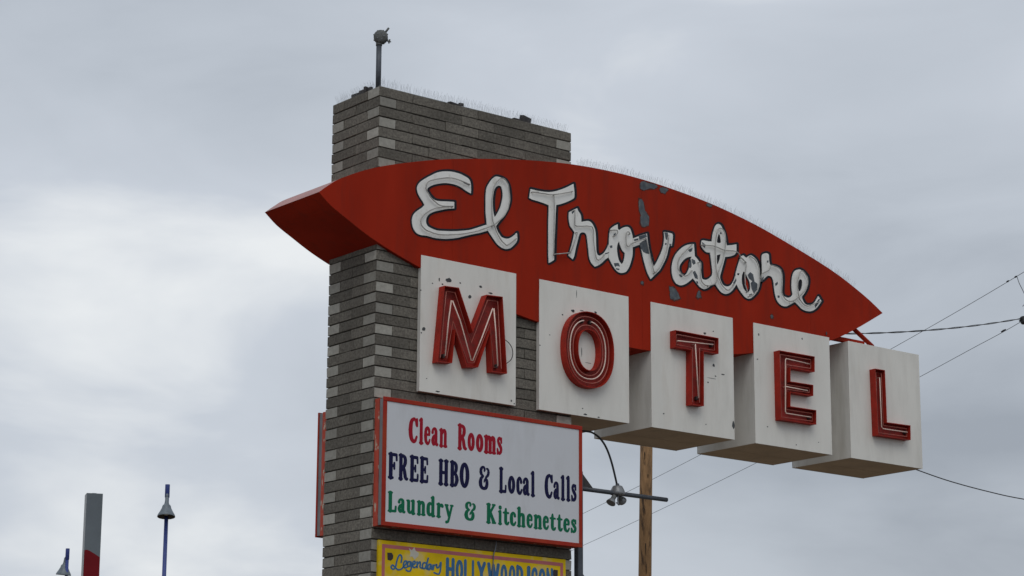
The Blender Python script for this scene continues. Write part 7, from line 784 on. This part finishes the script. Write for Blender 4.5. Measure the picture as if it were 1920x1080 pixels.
# ---------------------------------------------------------------- floodlight bracket beside the pylon
fy = .15
br = thing('floodlight_bracket', (2.615, fy, 0), 'dark steel post and arm beside the pylon holding a twin floodlight', 'bracket')
box('post', 2.582, 2.650, fy - .034, fy + .034, 0, 5.47, M['steel'], br, .006)
for az in (5.300, 4.300):
    tube('arm', [(2.655, fy, az), (3.2, fy, az), (3.80, fy, az)], .0225, M['steel'], br, 12)
    prism('gusset', [[(2.652, az + .02), (2.80, az + .02), (2.652, az + .165)]], fy - .006, fy + .006, M['rust'], br)
fl = thing('floodlight', (3.13, fy, 5.33), 'small grey twin floodlight on the steel arm with black conduit', 'floodlight')
hc = Vector((3.13, fy, 5.30))
lathe('housing', [(0, .078), (.044, .076), (.052, .068), (.074, .022), (.078, .0), (.074, -.014), (.045, -.022), (0, -.024)], hc, (0, 0, 1), M['lamp_grey'], fl, 8)
lathe('housing_cap', [(0, .102), (.017, .100), (.020, .094), (.020, .072)], hc, (0, 0, 1), M['steel'], fl, 10)
def lamp(c, d):
    d = Vector(d).normalized()
    tube('lamp_stem', [hc + Vector((0, 0, -.02)), hc.lerp(c, .55) + Vector((0, 0, -.01)), c], [.014, .012, .015], M['steel'], fl, 8)
    h = lathe('lamp_holder', [(0, -.012), (.022, -.01), (.025, .0), (.024, .03), (.028, .038)], c, d, M['cast'], fl, 14)
    lathe('lamp_shade', [(.024, .036), (.030, .042), (.044, .070), (.050, .088), (.046, .089), (.03, .082), (0, .080)], c, d, M['lamp_grey'], fl, 18)
lamp(hc + Vector((-.062, -.02, -.040)), (-.55, -.05, -.80))
lamp(hc + Vector((.050, .03, -.022)), (.80, .45, -.42))
tube('knuckle', [hc + Vector((-.02, -.03, -.02)), hc + Vector((-.028, -.035, -.075)), hc + Vector((-.015, -.035, -.125)), hc + Vector((-.045, -.035, -.10))], .008, M['galv'], fl, 6)
cp = [on_y(u, w, fy) for u, w in ((1086, 808), (1098, 808.5), (1110, 811), (1122, 819), (1132, 831), (1140, 847), (1147, 868), (1153, 892), (1157, 910))]
tube('conduit', catmull(cp, 4), .0105, M['cable'], fl, 8)

# ---------------------------------------------------------------- wooden utility pole behind
D_ = 52.0
b1, b2 = at(1209.3, 1080, D_), at(1211.8, 845, D_)
axp = (b2 - b1) / (b2.z - b1.z)
def pole_at(z): return b1 + axp * (z - b1.z)
up = thing('utility_pole', tuple(pole_at(0)), 'brown wooden utility pole behind the T box', 'utility pole')
tube('shaft', [pole_at(z) for z in (0, 3, 6, 9, 11.4)], [.165, .156, .147, .139, .132], M['wood'], up, 20)
rl = Vector((RGT.x, RGT.y, 0)).normalized()
tc_ = Vector((-FWD.x, -FWD.y, 0)).normalized()
for z, off, ln in ((10.35, -.3, .25), (9.9, .25, .12), (8.45, .0, .5), (8.02, .12, .4), (7.5, -.02, .55), (6.9, .05, .4), (9.2, -.35, .3), (6.4, -.3, .5)):
    r_ = .142
    c = pole_at(z) + (tc_ * math.cos(off) + rl * math.sin(off)) * (r_ - .004)
    tube('check', [c + Vector((0, 0, -ln / 2)), c + Vector((0, 0, 0)), c + Vector((0, 0, ln / 2))], [.004, .013, .003], M['wood_knot'], up, 5)

# ---------------------------------------------------------------- overhead wires
def wire(name, px, depths, r, label, cat='wire', n=6, twist=False):
    pts = [at(u, w, d) for (u, w), d in zip(px, depths)]
    pts = catmull(pts, n)
    o = tube(name, pts, r, M['cable'] if twist else M['steel'], None, 5)
    return tag(o, label, cat, 'overhead wires')
wire('overhead_wire', ((2100, 400), (1920, 510), (1800, 581), (1675, 652), (1500, 750), (1305, 857), (1095, 962), (850, 1078), (500, 1240)), (40, 44, 47, 50, 55, 60, 66, 74, 86), .0056, 'upper thin grey wire rising to the right behind the boxes')
wire('overhead_wire', ((2100, 490), (1915, 603), (1820, 655), (1726, 706), (1560, 795), (1410, 872), (1250, 950), (1095, 1022), (900, 1108), (600, 1235)), (40, 44, 46, 49, 53, 57, 61, 66, 73, 84), .0056, 'lower thin grey wire rising to the right behind the boxes')
# splices and droppers where the wires leave the frame
for (u, w, u2, w2, d) in ((1887, 529, 1892, 526, 44.6), (1902, 520.5, 1907, 517.5, 44.2), (1877, 622.5, 1886, 617.5, 44.8)):
    o = tube('wire_splice', [at(u, w, d), at((u + u2) / 2, (w + w2) / 2, d), at(u2, w2, d)], [.010, .018, .010], M['cable'], None, 6)
    tag(o, {1887: 'inner dark splice on the upper thin wire', 1902: 'outer dark splice on the upper thin wire', 1877: 'dark splice on the lower thin wire'}[u], 'splice', 'wire splices')
dw = tube('dropper_wire', catmull([at(u, w, 44.0) for u, w in ((1907, 519), (1911, 531), (1918, 545), (1924, 560), (1920, 572), (1917, 574))], 3), .006, M['steel'], None, 4)
tag(dw, 'thin loose dropper wire hanging off the upper wire', 'wire')
# service drop: two conductors wound together, from the blade tip
A = Vector((6.70, .40, 7.50))
B_ = at(1916, 597, 33.0)
sd_ = thing('service_drop_cable', tuple(A), 'thick black twisted cable from the blade tip to the right', 'cable', 'overhead wires')
mid_ = [A.lerp(B_, t) - Vector((0, 0, .05 * 4 * t * (1 - t))) for t in [i / 90 for i in range(91)]]
ext = [B_ + (B_ - A).normalized() * 1.2]
for ph in (0, math.pi):
    tube('conductor', [p + Vector((.006 * math.cos(i * .33 + ph), 0, .006 * math.sin(i * .33 + ph))) for i, p in enumerate(mid_ + ext)], .0052, M['cable'], sd_, 5)
ins = thing('insulator', tuple(at(1918, 601, 33.0)), 'dark cable clamp at the right edge where the wires meet', 'insulator')
ic = at(1919, 600.5, 33.0)
lathe('spool', [(0, -.05), (.035, -.05), (.05, -.03), (.03, .0), (.05, .03), (.035, .05), (0, .05)], ic, (0, .3, 1), M['cable'], ins, 12)
tube('clamp', [at(1911, 602.5, 33.0), at(1915, 600, 33.0), at(1926, 597, 33.0)], [.010, .022, .02], M['cable'], ins, 8)
w3 = wire('overhead_wire', ((1700, 873), (1722, 882), (1780, 902), (1850, 921), (1920, 936), (2050, 955)), (30.2, 30.4, 31.2, 32.2, 33.2, 35), .0075, 'single dark wire sagging right from below the L box', twist=True)

# ---------------------------------------------------------------- grey and red post, far left
D_ = 45.0
pt = at(178, 925, D_)
po = thing('sign_post', (pt.x, pt.y, 0), 'square grey post with dark red lower part at far left', 'post')
s = D_ / 4510.47
wpx, dpt = 30.0 * s, .30
top = pt.z
rt = (rl * math.cos(R(-17)) + tc_ * math.sin(R(-17))).normalized()     # face turned slightly to the right
bk = Vector((-rt.y, rt.x, 0))
if bk.dot(tc_) > 0: bk = -bk
def pv(a, d, z):
    p = Vector((pt.x, pt.y, 0)) + rt * a + bk * d
    return (p.x, p.y, z)
h_ = wpx / 2
v = [pv(-h_, 0, 0), pv(h_, 0, 0), pv(h_, dpt, 0), pv(-h_, dpt, 0), pv(-h_, 0, top), pv(h_, 0, top), pv(h_, dpt, top), pv(-h_, dpt, top)]
build('shaft', v, [(0, 1, 5, 4), (1, 2, 6, 5), (2, 3, 7, 6), (3, 0, 4, 7), (4, 5, 6, 7)], [M['post_grey'], M['post_pale']], po, [0, 0, 0, 1, 0])
zr = at(170, 1036, D_).z
edge = [(-1, 0), (-.85, .012), (-.6, .012), (-.3, -.005), (0, -.03), (.4, -.065), (.75, -.095), (1, -.12)]
v = [pv(a * h_ * .985, -.006, zr + dz) for a, dz in edge] + [pv(a * h_ * .985, -.006, .02) for a, dz in edge]
n_ = len(edge)
v += [pv(a * h_ * .985, -.001, zr + dz) for a, dz in edge]
f = [(n_ + i, n_ + i + 1, i + 1, i) for i in range(n_ - 1)] + [(i, i + 1, 2 * n_ + i + 1, 2 * n_ + i) for i in range(n_ - 1)]
build('red_panel', v, f, M['post_red'], po)
v, f = box_data(-h_ * .3, h_ * .25, .05, .12, top + .001, top + .012)
build('cap_plate', [pv(*p) for p in v], f, M['post_grey'], po)

# ---------------------------------------------------------------- blue street lamps
def street_lamp(u, w_top, D_, label, side, off, tilt, dz=0.0):
    """straight blue mast, bell shade hung close to it on a short arm towards `side`"""
    tp = at(u, w_top, D_)
    t = thing('street_lamp', (tp.x, tp.y, 0), label, 'street lamp', 'blue street lamps with bell shades')
    tube('mast', [(tp.x, tp.y, 0), (tp.x, tp.y, tp.z * .5), (tp.x, tp.y, tp.z - .30)], [.065, .058, .050], M['lamp_blue'], t, 14)
    lathe('mast_cap', [(0, -.336), (.052, -.335), (.060, -.33), (.060, -.01), (.058, 0), (0, 0)], (tp.x, tp.y, tp.z), (0, 0, 1), M['lamp_blue'], t, 14)
    side = Vector(side).normalized()
    hub = Vector((tp.x, tp.y, tp.z - .355 + dz)) + side * off
    ax = (Vector((0, 0, -1)) + side * tilt).normalized()
    tube('arm', [(tp.x, tp.y, tp.z - .27), tuple(Vector((tp.x, tp.y, tp.z - .27)) + side * off * .6), tuple(hub + Vector((0, 0, .02)))], .032, M['bell'], t, 10)
    b = lathe('bell_shade', [(0, -.02), (.038, -.018), (.042, .0), (.052, .12), (.066, .18), (.098, .205), (.112, .24), (.118, .275), (.165, .37), (.215, .455), (.228, .50), (.224, .506)], hub, ax, M['bell'], t, 26)
    lathe('bell_lining', [(.222, .504), (.205, .45), (.16, .37), (.10, .30), (0, .29)], hub, ax, M['bell_in'], b, 26)
    lathe('bulb', [(0, .46), (.05, .45), (.075, .40), (.06, .33), (.03, .29)], hub, ax, M['starw'], b, 14)
    return t
street_lamp(314.3, 908.5, 61.0, 'blue street lamp with grey bell shade, the taller one right of the post', tc_ + rl * .12, .13, .16)
street_lamp(127.0, 1028.5, 72.0, 'blue street lamp with grey bell shade, lower one left of the post', -rl * .8 - tc_ * .75, .085, .13, .07)
